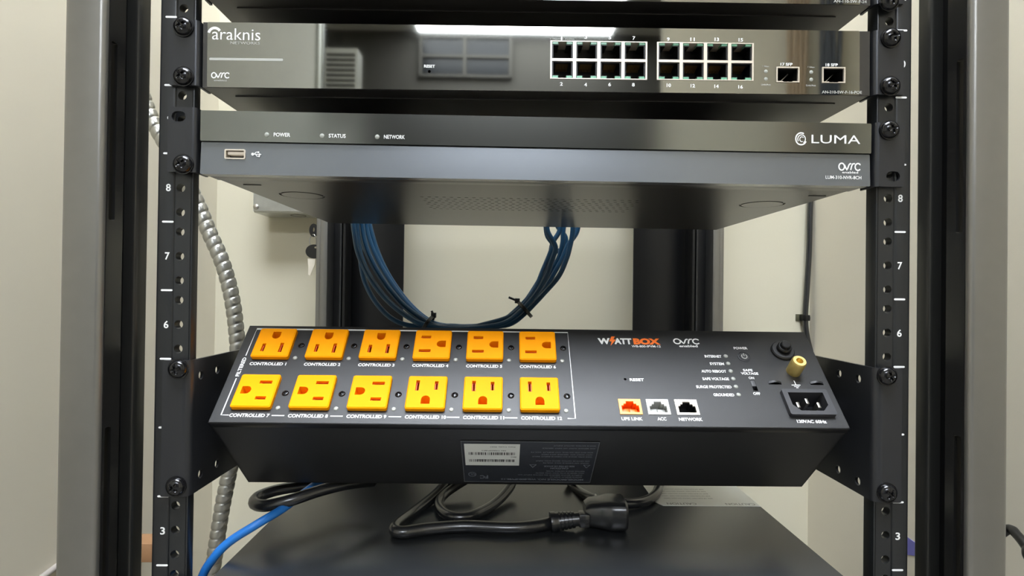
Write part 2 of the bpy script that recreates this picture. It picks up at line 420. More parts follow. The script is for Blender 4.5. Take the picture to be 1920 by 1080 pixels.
# ------------------------------------------------------------------ rack frame
rack = thing('equipment_rack', 'black steel four-post equipment rack with numbered mounting rails', 'rack', Frame((0, 0, ZF)))
ZT = 640
U = 44.45
def wbox(*a, **k): return G().box(*a, **k)
def mirx(g): g.v = [(-p[0], p[1], p[2]) for p in g.v]; return g
def tow(g): return g            # geometry given in world mm -> frame WORLD
XO, XI = 293.6, 268.8
for s in (-1, 1):
    X0, X1 = (-XO, -XI) if s < 0 else (270.6, 295.4)
    fin = X1 if s < 0 else X0          # inner side
    g = G()
    # front box section with rounded edges
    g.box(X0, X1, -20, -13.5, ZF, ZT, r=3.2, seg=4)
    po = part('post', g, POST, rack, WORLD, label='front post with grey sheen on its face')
    g = G()
    # inner side plate with the long slot
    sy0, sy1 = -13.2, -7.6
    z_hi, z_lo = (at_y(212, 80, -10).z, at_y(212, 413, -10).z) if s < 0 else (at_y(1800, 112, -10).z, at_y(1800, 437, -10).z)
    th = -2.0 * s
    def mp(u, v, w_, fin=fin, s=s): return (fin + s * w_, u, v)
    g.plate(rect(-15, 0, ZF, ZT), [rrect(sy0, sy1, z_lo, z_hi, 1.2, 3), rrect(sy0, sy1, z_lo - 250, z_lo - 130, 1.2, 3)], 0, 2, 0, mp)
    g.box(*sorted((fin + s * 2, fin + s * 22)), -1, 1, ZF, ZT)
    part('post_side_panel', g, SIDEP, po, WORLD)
    # rear channel of the post, set outwards
    g = G()
    fi = -279.0 if s < 0 else 281.6
    g.box(*sorted((fi, fi + s * 12)), 30, 44, ZF, ZT, r=3.2, seg=4)
    n0 = len(g.f)
    g.box(*sorted((fi + s * 9, fi + s * 11)), 1, 32, ZF, ZT, 1)
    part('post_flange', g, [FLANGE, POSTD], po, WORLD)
    # rear post
    g = G()
    o = 291.3 if s < 0 else 295.2
    g.box(*sorted((s * o, s * (o - 7))), 446, 486, ZF, ZT, r=1)
    g.box(*sorted((s * (o - 7.5), s * (o - 18))), 440, 486, ZF, ZT, r=1)
    po = part('post', g, POST, rack, WORLD, label='rear post')
    g = G()
    g.box(*sorted((s * (o - 18), s * (o - 38))), 470, 474, ZF, ZT)
    g.box(*sorted((s * 251.5, s * 247.5)), 440, 474, ZF, ZT, r=1.2)
    part('post_flange', g, POSTD, po, WORLD)
    g = G()
    def mp2(u, v, w_, s=s): return (s * (254 + w_), u, v)
    g.strip(442, 468, ZB + 60, ZT, 455, [k * U + dz for k in range(-8, 13) for dz in (6.35, 22.225, 38.1)], 2.6, 0, 2, 0, mp2)
    part('rear_mounting_rail', g, RAILM, rack, WORLD)
    g = G().box(*sorted((s * 254, s * 172.5)), 482, 486, ZB + 60, ZT, r=.8)
    part('rear_side_plate', g, POSTD, rack, WORLD)
    # side beams top and bottom
    for z0 in (ZB, ZT - 40):
        part('side_beam', G().box(*sorted((s * 278, s * 290)), 44, 446, z0, z0 + 40, r=1), POST, rack, WORLD)
for yy in (2, 460):
    for z0 in (ZB, ZT - 40):
        part('cross_beam', G().box(-268, 268, yy, yy + 24, z0, z0 + 40, r=1), POST, rack, WORLD)
part('added_shade_panel', G().box(-292, 294, 190, 486, ZT, ZT + 2, r=.6), POST, rack, WORLD)  # added unseen plate, shades the back wall's middle from the near lamp
# front mounting rails
U = 44.45
for s in (-1, 1):
    b0, b1 = -400, 600
    g = G()
    g.box(*sorted((s * 235.8, s * 246.9)), b0, b1, -3.4, 0, r=1.6, seg=3)
    hz = [k * U + dz for k in range(-9, 13) for dz in (6.35, 22.225, 38.1)]
    g.strip(*sorted((s * 236.4, s * 225.4)), b0, b1, s * 232.3, hz, 2.85, -7.4, -1.1)
    g.box(*sorted((s * 226.4, s * 224.3)), b0, b1, -8.5 if s < 0 else -12, -1.1, r=.7)
    g.box(*sorted((s * 246.9, s * 245)), b0, b1, -16, -1)
    rl = part('mounting_rail', g, RAILM, rack, F0)
    for k in range(-9, 13):
        g = G(); a = s * 239.7
        ww = 3.7
        g.plate(slot(a, k * U, 7.6, 1.25, 3), [], 0.02, 0.12)
        part('unit_mark', g, WHITE, rl, F0, sm=0)
        n = str(8 + k)
        if 1 <= 8 + k <= 20 and not (s < 0 and k == 2):
            wd = 3.1 * len(n) - (.6 if n[0] == '1' else 0)
            g = text(G(), F0, n, (a - wd / 2 - .4 * s * 0, k * U + U / 2 - 2.4), (a + wd / 2, k * U + U / 2 - 2.4), 4.8, raw=True, bold=.02)
            part('unit_number', g, WHITE, rl, F0, sm=0)

# ------------------------------------------------------------------ pan head screw, shared mesh
def screw_geo(R=5.9, H=3.6, cross=True):
    g = G(); V = []; F = []; nr, ns = 14, 48
    for j in range(nr + 1):
        r = R * j / nr
        for k in range(ns):
            a = 2 * PI * k / ns; x, y = r * math.cos(a), r * math.sin(a)
            h = H * math.sqrt(max(0, 1 - (r / R) ** 2.6))
            if cross and ((abs(x) < .75 and abs(y) < 3.3) or (abs(y) < .75 and abs(x) < 3.3)): h -= 1.7 * max(.35, 1 - (r / 3.6) ** 2)
            V.append((x, y, h))
    for j in range(nr):
        for k in range(ns):
            k2 = (k + 1) % ns; F.append([j * ns + k, j * ns + k2, (j + 1) * ns + k2, (j + 1) * ns + k])
    g.add(V, F); g.lathe([(6.6, 0), (6.6, -1.0), (2.4, -1.0), (2.4, -9)], (0, 0, 0), seg=32)
    return g
SCREW_ME = build_mesh('rack_screw', screw_geo(), SCREW, 50)
def rack_screw(parent, fr, px, py, c=3.0, rot=0.4):
    pf = FR[parent.name]
    a, b = fr.px(px, py, c + 2.5)
    q = pf.l(fr.w((a, b, c)))
    o = bpy.data.objects.new('rack_screw', SCREW_ME); COL.objects.link(o); o.parent = parent
    M = (pf.m.transposed() @ fr.m @ Matrix.Rotation(rot, 3, 'Z')).to_4x4(); M.translation = q * MM
    o.matrix_local = M; FR[o.name] = pf
    return o
def ear(parent, fr, s, a_in, a_out, b0, b1, holes=(), depth=12, m=None):
    g = G()
    lo, hi = sorted((s * a_in, s * a_out))
    inn = s * a_in
    g.plate(rrect(lo + (2.4 if s > 0 else 0), hi - (2.4 if s < 0 else 0), b0, b1, .8, 2), holes, .2, 2.2)
    # rounded bend running back to the chassis
    prof = [(inn + s * 2.4 - s * 2.4 * math.sin(R_(t)), -.2 + 2.4 * math.cos(R_(t))) for t in range(0, 91, 15)] + [(inn, -depth), (inn + s * 1.6, -depth), (inn + s * 1.6, -.2), (inn + s * 2.4, .2)]
    V = [(p[0], b0, p[1]) for p in prof] + [(p[0], b1, p[1]) for p in prof]; n = len(prof)
    F = [[i, (i + 1) % n, (i + 1) % n + n, i + n] for i in range(n)] + [list(range(n))[::-1], [i + n for i in range(n)]]
    g.add(V, F)
    return part('mounting_ear', g, m or EAR, parent, fr)

# ------------------------------------------------------------------ network switch
def rj_hole(cx, cy, w_, h_, up, nw=5.0, nh=2.0):
    """jack opening with a latch notch above (up) or below"""
    x0, x1, y0, y1 = cx - w_ / 2, cx + w_ / 2, cy - h_ / 2, cy + h_ / 2
    if up: return [(x0, y0), (x1, y0), (x1, y1 - nh), (cx + nw / 2, y1 - nh), (cx + nw / 2, y1), (cx - nw / 2, y1), (cx - nw / 2, y1 - nh), (x0, y1 - nh)]
    return [(x0, y0 + nh), (cx - nw / 2, y0 + nh), (cx - nw / 2, y0), (cx + nw / 2, y0), (cx + nw / 2, y0 + nh), (x1, y0 + nh), (x1, y1), (x0, y1)]
FS = tilt((0, 0, 88.9), 0.0047)
sw = thing('network_switch', 'glossy black rack network switch with sixteen empty ports', 'network switch', FS)
SWT = 42.6
pl, pr = -216.0, 212.0
D_SW = 205
gp = [(FS.px(1032, 76.3), FS.px(1213, 150)), (FS.px(1231.8, 79), FS.px(1412.5, 152))]
sfp = [(FS.px(1455, 125.5), FS.px(1498, 155)), (FS.px(1541, 126), FS.px(1584, 156))]
holes = [rect(a[0] + .1, b[0] - .1, b[1] + .1, a[1] - .1) for a, b in gp + sfp]
rh = FS.px(805, 134)
g = G().plate(rrect(pl, pr, 0.2, SWT, .8, 3), holes + [circ(rh[0], rh[1], 1.0, 10)], -2.5, 0)
part('front_panel', g, GLOSS, sw, FS)
g = G()
g.box(-219, 219, 0, .9, -D_SW, -.6); g.box(-219, 219, SWT - .9, SWT, -D_SW, -.6)
g.box(-219, -217.6, 0, SWT, -D_SW, -.6); g.box(217.6, 219, 0, SWT, -D_SW, -.6)
g.box(-219, 219, 0, SWT, -D_SW - 1, -D_SW); g.box(-219, pl, 0, SWT, -2, -.4); g.box(pr, 219, 0, SWT, -2, -.4)
g.box(-205, 205, -.6, 0, -D_SW + 12, -16)
part('chassis', g, CHAS, sw, FS)
ear(sw, FS, -1, 220.5, 239, .4, 42.8, depth=14); ear(sw, FS, 1, 220.5, 240, 0, 42.4, depth=14)
for px, py, r in ((339, 46, .5), (339, 140, .7), (1676, 67, .2), (1675, 158, .5)): rack_screw(sw, FS, px, py, 3.2, r)
for gi, (A, B) in enumerate(gp):
    x0, x1, y0, y1 = A[0], B[0], B[1], A[1]; W_ = (x1 - x0) / 4; H_ = (y1 - y0) / 2
    hs = []; liners = []
    for r in (0, 1):
        for k in range(4):
            cx = x0 + W_ * (k + .5)
            cy = (y1 - H_ * .5 - .1) if r == 0 else (y0 + H_ * .5 + .1)
            cy2 = cy + (.1 if r == 0 else -.1)
            liners.append((cx, cy2, r == 0))
            # opening incl. light windows beside the notch: plain rectangle
            hs.append(rect(cx - 6.9, cx + 6.9, cy2 - (5.4 if r == 0 else 6.2), cy2 + (6.2 if r == 0 else 5.4)))
    # keep holes inside the block
    hs = [[(min(max(p[0], x0 + .8), x1 - .8), min(max(p[1], y0 + .55), y1 - .55)) for p in h] for h in hs]
    blk = part('port_block', G().plate(rect(x0, x1, y0, y1), hs, -14, .5), SHIELD, sw, FS, label='silvery frame of eight ports')
    for cx, cy, up in liners:
        sg = 1 if up else -1
        g = G()
        yA, yB = cy - 5.9, cy + 5.9
        g.box(cx - 6.9, cx + 6.9, cy - 6.2, cy + 6.2, -13.5, -12.5, 0)                       # back
        for q in (-1, 1):
            g.box(*sorted((cx + q * 5.9, cx + q * 6.95)), cy - 6.2, cy + 6.2, -12.5, -.3, 0)
        g.box(cx - 6.9, cx + 6.9, *sorted((cy - sg * 5.4, cy - sg * 4.9)), -12.5, -.3, 0)
        for q in (-1, 1): g.box(*sorted((cx + q * 2.5, cx + q * 6.6)), *sorted((cy + sg * 3.6, cy + sg * 4.1)), -12.5, -.3, 0)
        g.box(cx - 6.9, cx + 6.9, *sorted((cy + sg * 5.85, cy + sg * 6.1)), -12.5, -.3, 0)
        for i in range(8):
            xx = cx - 3.57 + i * 1.02
            V = [(xx - .2, cy - sg * 4.6, -3), (xx + .2, cy - sg * 4.6, -3), (xx + .2, cy - sg * 2.2, -10), (xx - .2, cy - sg * 2.2, -10)]
            g.add(V, [[0, 1, 2, 3]], 1)
        part('network_port', g, [BLACK, GOLD], blk, FS)
        for q in (-1, 1):
            part('port_light', G().box(*sorted((cx + q * 2.7, cx + q * 6.6)), *sorted((cy + sg * 4.1, cy + sg * 6.1)), -6, .1, r=.25, seg=1), GLED, blk, FS)
for i, (A, B) in enumerate(sfp):
    x0, x1, y0, y1 = A[0], B[0], B[1], A[1]
    g = G()
    g.plate(rect(x0, x1, y0, y1), [[(x0 + .8, y0 + .7), (x0 + 4.5, y0 + .7), (x0 + 4.5, y0 + .25), (x1 - 4.6, y0 + .25), (x1 - 4.6, y0 + .7), (x1 - .8, y0 + .7), (x1 - .8, y1 - .8), (x0 + .8, y1 - .8)]], -.8, .7)
    cg = part('module_cage', g, SHIELD, sw, FS, label='empty module slot with bright metal rim')
    g = G().plate(rect(x0 + .2, x1 - .2, y0 + .1, y1 - .2), [rect(x0 + .9, x1 - .9, y0 + .7, y1 - .9)], -24, -.8).box(x0 + .5, x1 - .5, y0 + .4, y1 - .5, -25, -24)
    part('cage_back', g, BLACK, cg, FS)
    g = G(); g.add([(x0 + 4, y0 + 1.2, -8), (x0 + 4.7, y0 + 1.2, -8), (x1 - 3, y1 - 1.6, -8), (x1 - 3.7, y1 - 1.6, -8)], [[0, 1, 2, 3]])
    g.box(x0 + 3.8, x0 + 4.8, y1 - 2.8, y1 - 2, -9, -8); g.box(x1 - 3.6, x1 - 3, y0 + 2.2, y0 + 3.8, -9, -8)
    part('cage_spring', g, STEEL, cg, FS)
for k, (px, py, s) in enumerate(((1053, 75, '1'), (1098.5, 72.5, '3'), (1143.5, 73.5, '5'), (1188.5, 74.5, '7'), (1253, 76.5, '9'), (1298.5, 77, '11'), (1344, 77, '13'), (1389, 78, '15'),
        (1052.5, 160.5, '2'), (1098, 162, '4'), (1143, 161.5, '6'), (1187.5, 162, '8'), (1254, 163, '10'), (1299, 164, '12'), (1343.5, 165, '14'), (1388.5, 166, '16'))):
    wpx = 2.6 if len(s) == 1 else 4.2
    if s == '1': wpx = 1.3
    lettering(sw, FS, s, (px - wpx, py), (px + wpx, py + .1), 2.3, bold=.03)
lettering(sw, FS, '1 Gbps/Link  Link/Act', (1032, 74.2), (1077, 74.8), .9, GREYP)
lettering(sw, FS, 'RESET', (795, 126.5), (815.5, 127), 1.9, bold=.03)
lettering(sw, FS, '17 SFP', (1463.5, 123), (1486, 123.4), 1.9, bold=.03)
lettering(sw, FS, '18 SFP', (1548, 124), (1571, 124.4), 1.9, bold=.03)
for x, y, s, w_ in ((1429, 126, '1 Gbps', 13), (1427, 160, 'Link/Act', 18), (1514.5, 127.5, '1 Gbps', 13), (1511.5, 161.5, 'Link/Act', 18)):
    lettering(sw, FS, s, (x, y), (x + w_, y + .3), 1.1, GREYP)
lettering(sw, FS, 'AN-210-SW-F-16-POE', (1541, 175), (1617 - 1, 176), 1.9, GREYP)
for x, y in ((1436, 134), (1436, 148.2), (1521, 135.3), (1521, 149.3)):
    a, b = FS.px(x, y)
    part('indicator_light', G().lathe([(1.25, 0), (1.25, .1), (.9, .25), (0, .3)], (a, b, 0), seg=16), LEDM, sw, FS)
# wordmark
lettering(sw, FS, 'araknis', (397.5, 74), (488, 76), 7.6, bold=-.004)
lettering(sw, FS, 'NETWORKS', (432, 82.5), (487.5, 83.5), 1.7, GREYP, bold=0)
a, b = FS.px(401, 60)
g = G().ribbon(arc(a + .6, b - 1.6, 4.0, 4.2, 165, 35, 12), 1.7, .09)
part('logo', g, WHITE, sw, FS, sm=0)
a, b = FS.px(392.5, 110.5); a2, b2 = FS.px(531, 112)
part('light_bar', G().plate(rrect(a, a2, b - .8, b + .8, .6, 3), [], 0, .12), GREYP, sw, FS)
a, b = FS.px(396, 146.5); a2, _ = FS.px(431, 147)
ovrc(sw, FS, a, a2, b, 3.9)
lettering(sw, FS, 'enabled', (401, 152), (425, 152.5), 1.1, GREYP)

# ------------------------------------------------------------------ upper switch (only its lower edge in view)
FT = tilt((0, 0, 149.0), 0.0035)
st = thing('network_switch', 'upper black rack switch, only its bottom edge and underside in view', 'network switch', FT)
part('front_panel', G().plate(rrect(pl, pr, 0.2, SWT, .8, 3), [], -2.5, 0), GLOSS, st, FT)
g = G()
g.box(-219, 219, 0, SWT, -D_SW, -.6); g.box(-205, 205, -.6, 0, -D_SW + 12, -16)
part('chassis', g, CHAS, st, FT)
ear(st, FT, -1, 220.5, 240, 0, 42, depth=14); ear(st, FT, 1, 220.5, 240, 0, 42, depth=14)
rack_screw(st, FT, 1672, -1, 3.2, .3); rack_screw(st, FT, 340, -40, 3.2, .3)
lettering(st, FT, 'AN-110-SW-F-24', (1563, 4.5), (1625, 6), 1.9, GREYP)

# ------------------------------------------------------------------ network video recorder
FN = tilt((0, -1, 30.4), -0.0035)
nv = thing('video_recorder', 'slim black network recorder with glossy strip over satin grey bezel', 'video recorder', FN)
NW, NH, NS = 219.0, 41.2, 21.3
g = G().plate(rrect(-NW, NW, NS + .15, NH, .8, 3), [], -8, .6); part('glossy_strip', g, GLOSS2, nv, FN)
ux, uy = FN.px(440.5, 289)
g = G().plate(rrect(-NW, NW, 0, NS - .15, .8, 3), [rrect(ux - 6.7, ux + 6.7, uy - 3.2, uy + 3.2, .8, 2)], -8, 0)
g.v = [(p[0], p[1], p[2] + (-1.0 * p[1] / 21.3 if p[2] > -1 else 0)) for p in g.v]      # face leans back a few degrees
part('lower_bezel', g, BEZEL, nv, FN)
usb = part('usb_port', G().plate(rrect(ux - 6.7, ux + 6.7, uy - 3.2, uy + 3.2, .8, 2), [rrect(ux - 5.9, ux + 5.9, uy - 2.4, uy + 2.4, .5, 2)], -10, .25), SHIELD, nv, FN)
part('port_tongue', G().box(ux - 5.2, ux + 5.2, uy - .1, uy + 1.9, -10, -1.2), mat('usb_tongue', (235, 225, 210), .5), usb, FN)
part('port_back', G().box(ux - 6, ux + 6, uy - 2.5, uy + 2.5, -11, -10), GOLD, usb, FN)
# chassis bottom with vents, knock-out rings
def nb(px, py): q = FN.hit(px, py, 1, 0.6); return (q[0], -q[2])
D_N = 268
hs = []
c0 = nb(800, 366); c1 = nb(1180, 395)
va0, va1 = nb(792, 378)[0], nb(1190, 384)[0]
for i in range(30):
    for j in range(8):
        x = va0 + (va1 - va0) * (i + .5) / 30; y = 78 + j * 9.2
        hs.append(slot(x + (2.2 if j % 2 else 0), y, 3.4, 1.6, 2))
rings = [nb(567, 366.5), nb(1428.5, 383.5)]
g = G()
g.plate(rect(-217, 217, 21, D_N), hs + [circ(x, y, 17.2, 28) for x, y in rings], 0, 1.2, 0, lambda u, v, w_: (u, .6 + w_, -v))
for x, y in rings: g.plate(circ(x, y, 15.6, 28), [], 0, 1.2, 0, lambda u, v, w_: (u, .4 + w_, -v))
g.box(-217, 217, 1.4, NH, -D_N, -24)
g.box(-NW + 1, NW - 1, .2, NH - .2, -21.5, -6, r=.5)
part('chassis', g, CHAS, nv, FN)
for px, py in ((473, 346.5), (1532, 367)):
    x, y = nb(px, py)
    part('seam_slot', G().box(x - 6.2, x + 6.2, .2, .62, -y - .7, -y + .7), BLACK, nv, FN)
ear(nv, FN, -1, 221, 239, .6, 42.6, [slot(-232.2, 36.5, 9.2, 6.6)], depth=14)
ear(nv, FN, 1, 221, 240, -.4, 41.8, [slot(232.6, 6.4, 9.2, 6.6)], depth=14)
rack_screw(nv, FN, 338.5, 306, 3.2, .6); rack_screw(nv, FN, 1673, 241, 3.2, .3)
for px, py, s, x1 in ((500.5, 252.6, 'POWER', 544), (603.8, 254.7, 'STATUS', 648), (707.3, 256.7, 'NETWORK', 759)):
    a, b = FN.px(px, py, .6)
    part('indicator_light', G().lathe([(1.5, .6), (1.5, .75), (1.1, .95), (0, 1.0)], (a, b, 0), seg=16), LEDM, nv, FN)
    L0 = px + 12.5
    lettering(nv, FN, s, (L0, py + 3.2), (x1, py + 3.9), 2.5, c=.7, bold=.02)
# usb trident
a, b = FN.px(472, 289); a1, _ = FN.px(490, 289)
g = G(); L_ = a1 - a
g.ribbon([(a, b), (a1 - 1, b - .1)], .5); g.plate(circ(a + .6, b, .95, 12), [], .03, .1); g.add([(a1 - 1.4, b + .7, .08), (a1 - 1.4, b - .9, .08), (a1 + .2, b - .1, .08)], [[0, 1, 2]])
g.ribbon([(a + 1.6, b), (a + 2.8, b + 1.3), (a + 4, b + 1.3)], .5); g.plate(rect(a + 3.8, a + 4.8, b + .8, b + 1.8), [], .03, .1)
g.ribbon([(a + 2.4, b), (a + 3.4, b - 1.3), (a + 4.6, b - 1.3)], .5); g.plate(circ(a + 4.8, b - 1.3, .6, 10), [], .03, .1)
part('logo', g, WHITE, nv, FN, sm=0)
lettering(nv, FN, 'LUMA', (1521.5, 268.5), (1613, 270), 5.6, c=.7, bold=.0)
a, b = FN.px(1502, 260.3, .6)
g = G(); g.ribbon(arc(a, b, 3.55, 3.9, 60, 335, 26), .85, .7); g.ribbon(arc(a + .3, b - .2, 2.5, 2.8, -60, 210, 22), .6, .7); g.ribbon(arc(a + .5, b - .3, 1.4, 1.6, 40, 300, 18), .5, .7)
part('logo', g, WHITE, nv, FN, sm=0)
a, b = FN.px(1572.5, 319.5); a2, _ = FN.px(1615, 320)
ovrc(nv, FN, a, a2, b, 5.3, c=-.25)
lettering(nv, FN, 'enabled', (1579, 325), (1609, 325.6), 1.5, bold=.01, c=-.1)
lettering(nv, FN, 'LUM-310-NVR-8CH', (1548, 335.2), (1615, 336.4), 2.2, bold=.015)

# ------------------------------------------------------------------ power distribution unit, tilted 45 degrees
TH = 0.792
FP = Frame((-2.045, -1.11, -129.255), (1, 0, 0), (0, math.cos(TH), math.sin(TH)))
PW, PH, PD = 208.7, 82.5, 83.3
pd = thing('power_distribution_unit', 'black power strip unit with twelve yellow-orange outlets, tilted upward', 'power strip', FP)
OC = [(-184.6 + 38.1 * i, 64.3) for i in range(6)] + [(-184.6 + 38.1 * i, 22.7) for i in range(6)]
ROT = [PI] * 3 + [PI / 2] * 3 + [-PI / 2] * 3 + [0] * 3
OW, OHh = 26.4, 26.4
cut = [rect(x - OW / 2 + .3, x + OW / 2 - .3, y - OHh / 2 + .3, y + OHh / 2 - .3) for x, y in OC]
jk = [(66.6, 14.7), (85.4, 14.7), (104.7, 14.7)]
cut += [rect(x - 7.6, x + 7.6, y - 6, y + 6) for x, y in jk]
cut.append(circ(66.4, 37.3, 1.0, 10))
sx, sy = 155.7, 33.0
cut.append(rect(sx - 1.9, sx + 1.9, sy - 4.6, sy + 4.6))
ix, iy = 187.3, 18.2
cut.append(rect(ix - 13.5, ix + 13.5, iy - 9, iy + 9))
for hx_ in (170.9, 200.3): cut.append(rect(hx_ - 4.6, hx_ + 4.6, 34.2, 36.4))
part('face_panel', G().plate(rrect(-PW, PW, 0, PH, .8, 2), cut, -1.4, 0), PANEL, pd)
g = G()
e = PW + .5
g.box(-e, e, -.5, .9, -5.5, -.25, r=.35); g.box(-e, e, PH - .9, PH + .5, -5.5, -.25, r=.35)
g.box(-e, -e + 1.4, -.5, PH + .5, -5.5, -.25, r=.35); g.box(e - 1.4, e, -.5, PH + .5, -5.5, -.25, r=.35)
part('face_rim', g, EDGE, pd)
g = G()
g.box(-PW, PW, 0, 1.2, -PD, -5); g.box(-PW, PW, PH - 1.2, PH, -PD, -5); g.box(-PW, -PW + 1.2, 0, PH, -PD, -5); g.box(PW - 1.2, PW, 0, PH, -PD, -5); g.box(-PW, PW, 0, PH, -PD, -PD + 1.2)
part('housing', g, HOUSE, pd)
# outlets
def outlet_mesh():
    w2 = OW / 2; hs = [rect(-7.7, -5.2, .8, 9.2), rect(5.0, 7.5, 1.6, 8.6)]
    gr = [(-3.0, -9.6), (3.0, -9.6), (3.0, -6.0)] + [(3.0 * math.cos(R_(t)), -6.0 + 3.0 * math.sin(R_(t))) for t in (30, 60, 90, 120, 150)] + [(-3.0, -6.0)]
    g = G(); g.plate(rrect(-w2 + .8, w2 - .8, -w2 + .8, w2 - .8, 1.0, 3), hs + [gr], -7, 3.6)
    # sloped shoulder
    a = rrect(-w2 + .8, w2 - .8, -w2 + .8, w2 - .8, 1.0, 3); b = rrect(-w2, w2, -w2, w2, 1.4, 3); n = len(a)
    V = [(p[0], p[1], 3.6) for p in a] + [(p[0], p[1], 2.9) for p in b] + [(p[0], p[1], -1) for p in b]
    F = [[i, (i + 1) % n, (i + 1) % n + n, i + n] for i in range(n)] + [[i + n, (i + 1) % n + n, (i + 1) % n + 2 * n, i + 2 * n] for i in range(n)]
    g.add(V, F)
    # raised lips round the slots are recessed steps: inner sleeves
    g.box(-w2 + 1, w2 - 1, -w2 + 1, w2 - 1, -8, -7, 1)
    for h in (rect(-7.1, -5.8, 1.6, 8.4), rect(5.6, 6.9, 2.4, 7.8)):
        x0, x1, y0, y1 = h[0][0], h[1][0], h[0][1], h[2][1]
        g.plate(rect(x0 - .7, x1 + .7, y0 - .9, y1 + .9), [h], -.2, 1.6, 1)
    return build_mesh('outlet', g, [ORANGE, ORANGED], 30)
OM = outlet_mesh()
for i, ((x, y), r) in enumerate(zip(OC, ROT)):
    part('outlet', OM, None, pd, loc=(x, y, 0), rot=r)
# screws and lights beside the outlets
def small_screw():
    g = G(); V = []; F = []; nr, ns, R = 8, 32, 2.3
    for j in range(nr + 1):
        r = R * j / nr
        for k in range(ns):
            a = 2 * PI * k / ns; x, y = r * math.cos(a), r * math.sin(a); h = .9 * math.sqrt(max(0, 1 - (r / R) ** 3))
            if (abs(x) < .4 and abs(y) < 1.4) or (abs(y) < .4 and abs(x) < 1.4): h -= .7
            V.append((x, y, h))
    for j in range(nr):
        for k in range(ns):
            k2 = (k + 1) % ns; F.append([j * ns + k, j * ns + k2, (j + 1) * ns + k2, (j + 1) * ns + k])
    g.add(V, F); return build_mesh('outlet_screw', g, SCREW, 50)
SM = small_screw()
LM = build_mesh('indicator_light', G().lathe([(1.55, 0), (1.55, .25), (1.1, .7), (0, .85)], (0, 0, 0), seg=16), LEDM)
for i in range(12):
    x, y = OC[i]
    part('outlet_screw', SM, None, pd, loc=(x + 18.9, y - .1, .05), rot=random.random() * 3)
    part('indicator_light', LM, None, pd, loc=(x + 17.4, y - 11.7, 0))
for k in range(6): part('indicator_light', LM, None, pd, loc=(142.6, 58.6 - 6.68 * k, 0))
# printed outline
g = G(); LW = .75
g.ribbon([(-202.6, 54.2), (-202.6, 79.4), (29.1, 79.4), (29.1, 5.2), (24, 5.2)], LW)
g.ribbon([(-202.6, 34.5), (-202.6, 5.3), (-197.6, 5.3)], LW)
for i in range(5):
    xm = -165.4 + 38.1 * i - .2; g.ribbon([(xm - 4.1, 5.25), (xm + 4.1, 5.25)], LW)
part('printed_outline', g, WHITE, pd, sm=0)
text_ = lambda s, x0, x1, y, h, **k: lettering(pd, FP, s, (x0, y), (x1, y), h, raw=True, **k)
for i in range(12):
    x = OC[i][0]; nm = 'CONTROLLED %d' % (i + 1)
    if i < 6: text_(nm, x - 13.0, x + 12.6, 46.0, 2.5, bold=.03)
    else: text_(nm, x - 12.6, x + 13.4 + (1 if i > 8 else 0), 4.0, 2.5, bold=.03)
lettering(pd, FP, 'FILTERED', (-201.4, 36.2), (-201.4, 52.6), 2.6, raw=True, bold=.03)
def c7(x, y): return (1080 + x / 5.32, 600 + y / 5.32)
def c8(x, y): return (1300 + x / 5.32, 600 + y / 5.32)
lt = lambda s, L, R, h, fn=c7, **k: lettering(pd, FP, s, fn(*L), fn(*R), h, **k)
lt('W', (222, 238), (345, 238), 5.5, bold=.05, m=WHITE); lt('ATT', (385, 238), (560, 240), 5.5, bold=.05)
lt('BOX', (577, 240), (845, 243), 5.6, bold=.06, m=OPRINT)
P_ = lambda *q: [FP.px(*c7(*p)) for p in q]
g = G(); pts = P_((352, 165), (388, 165), (372, 195), (398, 197), (345, 258), (355, 215), (332, 214))
g.plate(pts, [], .1, .14); part('logo', g, OPRINT, pd, sm=0)
lt('WB-800-IPVM-12', (557, 272), (847, 274), 2.0, bold=.02)
a, b = FP.px(*c7(978, 240)); a2, _ = FP.px(*c7(1243, 241)); ovrc(pd, FP, a, a2, b, 5.4)
lt('enabled', (1032, 270), (1216, 271), 2.1, bold=.03)
lt('RESET', (538, 608), (680, 609), 2.3, bold=.03)
for s, x0, x1, y in (('INTERNET', 1287, 1455, 374), ('SYSTEM', 1338, 1480, 448), ('AUTO REBOOT', 1254, 1502, 523), ('SAFE VOLTAGE', 1265, 1530, 599), ('SURGE PROTECTED', 1202, 1555, 679), ('GROUNDED', 1375, 1582, 759)):
    lt(s, (x0, y), (x1, y + 2), 2.3, bold=.03)
lt('POWER', (1577, 292), (1713, 293), 2.2, bold=.02); lt('SAFE', (1670, 512), (1765, 513), 2.1, bold=.03); lt('VOLTAGE', (1650, 544), (1822, 546), 2.1, bold=.03)
lt('ON', (1726, 588), (1780, 589), 1.9, bold=.02); lt('OFF', (1772, 746), (1841, 748), 2.1, bold=.02)
lt('UPS LINK', (456, 1000), (668, 1001), 2.4, bold=.03); lt('ACC', (815, 1001), (905, 1002), 2.4, bold=.03); lt('NETWORK', (1030, 1005), (1266, 1007), 2.4, bold=.03)
lt('120VAC 60Hz', (1040, 1025), (1335, 1030), 2.4, fn=c8, bold=.03)
# power button
t1 = part('power_button', G().lathe([(4.6, 0), (4.6, .35), (4.0, .45), (3.9, .15), (3.6, .15), (3.5, .5), (0, .55)], (156.0, 58.4, 0), seg=28), HOUSE, pd)
g = G().ribbon(arc(156, 58.3, 1.9, 1.9, 125, 415, 20), .5, .62); g.ribbon([(156, 58.6), (156, 61)], .5, .62)
part('power_symbol', g, GREYP, t1, sm=0)
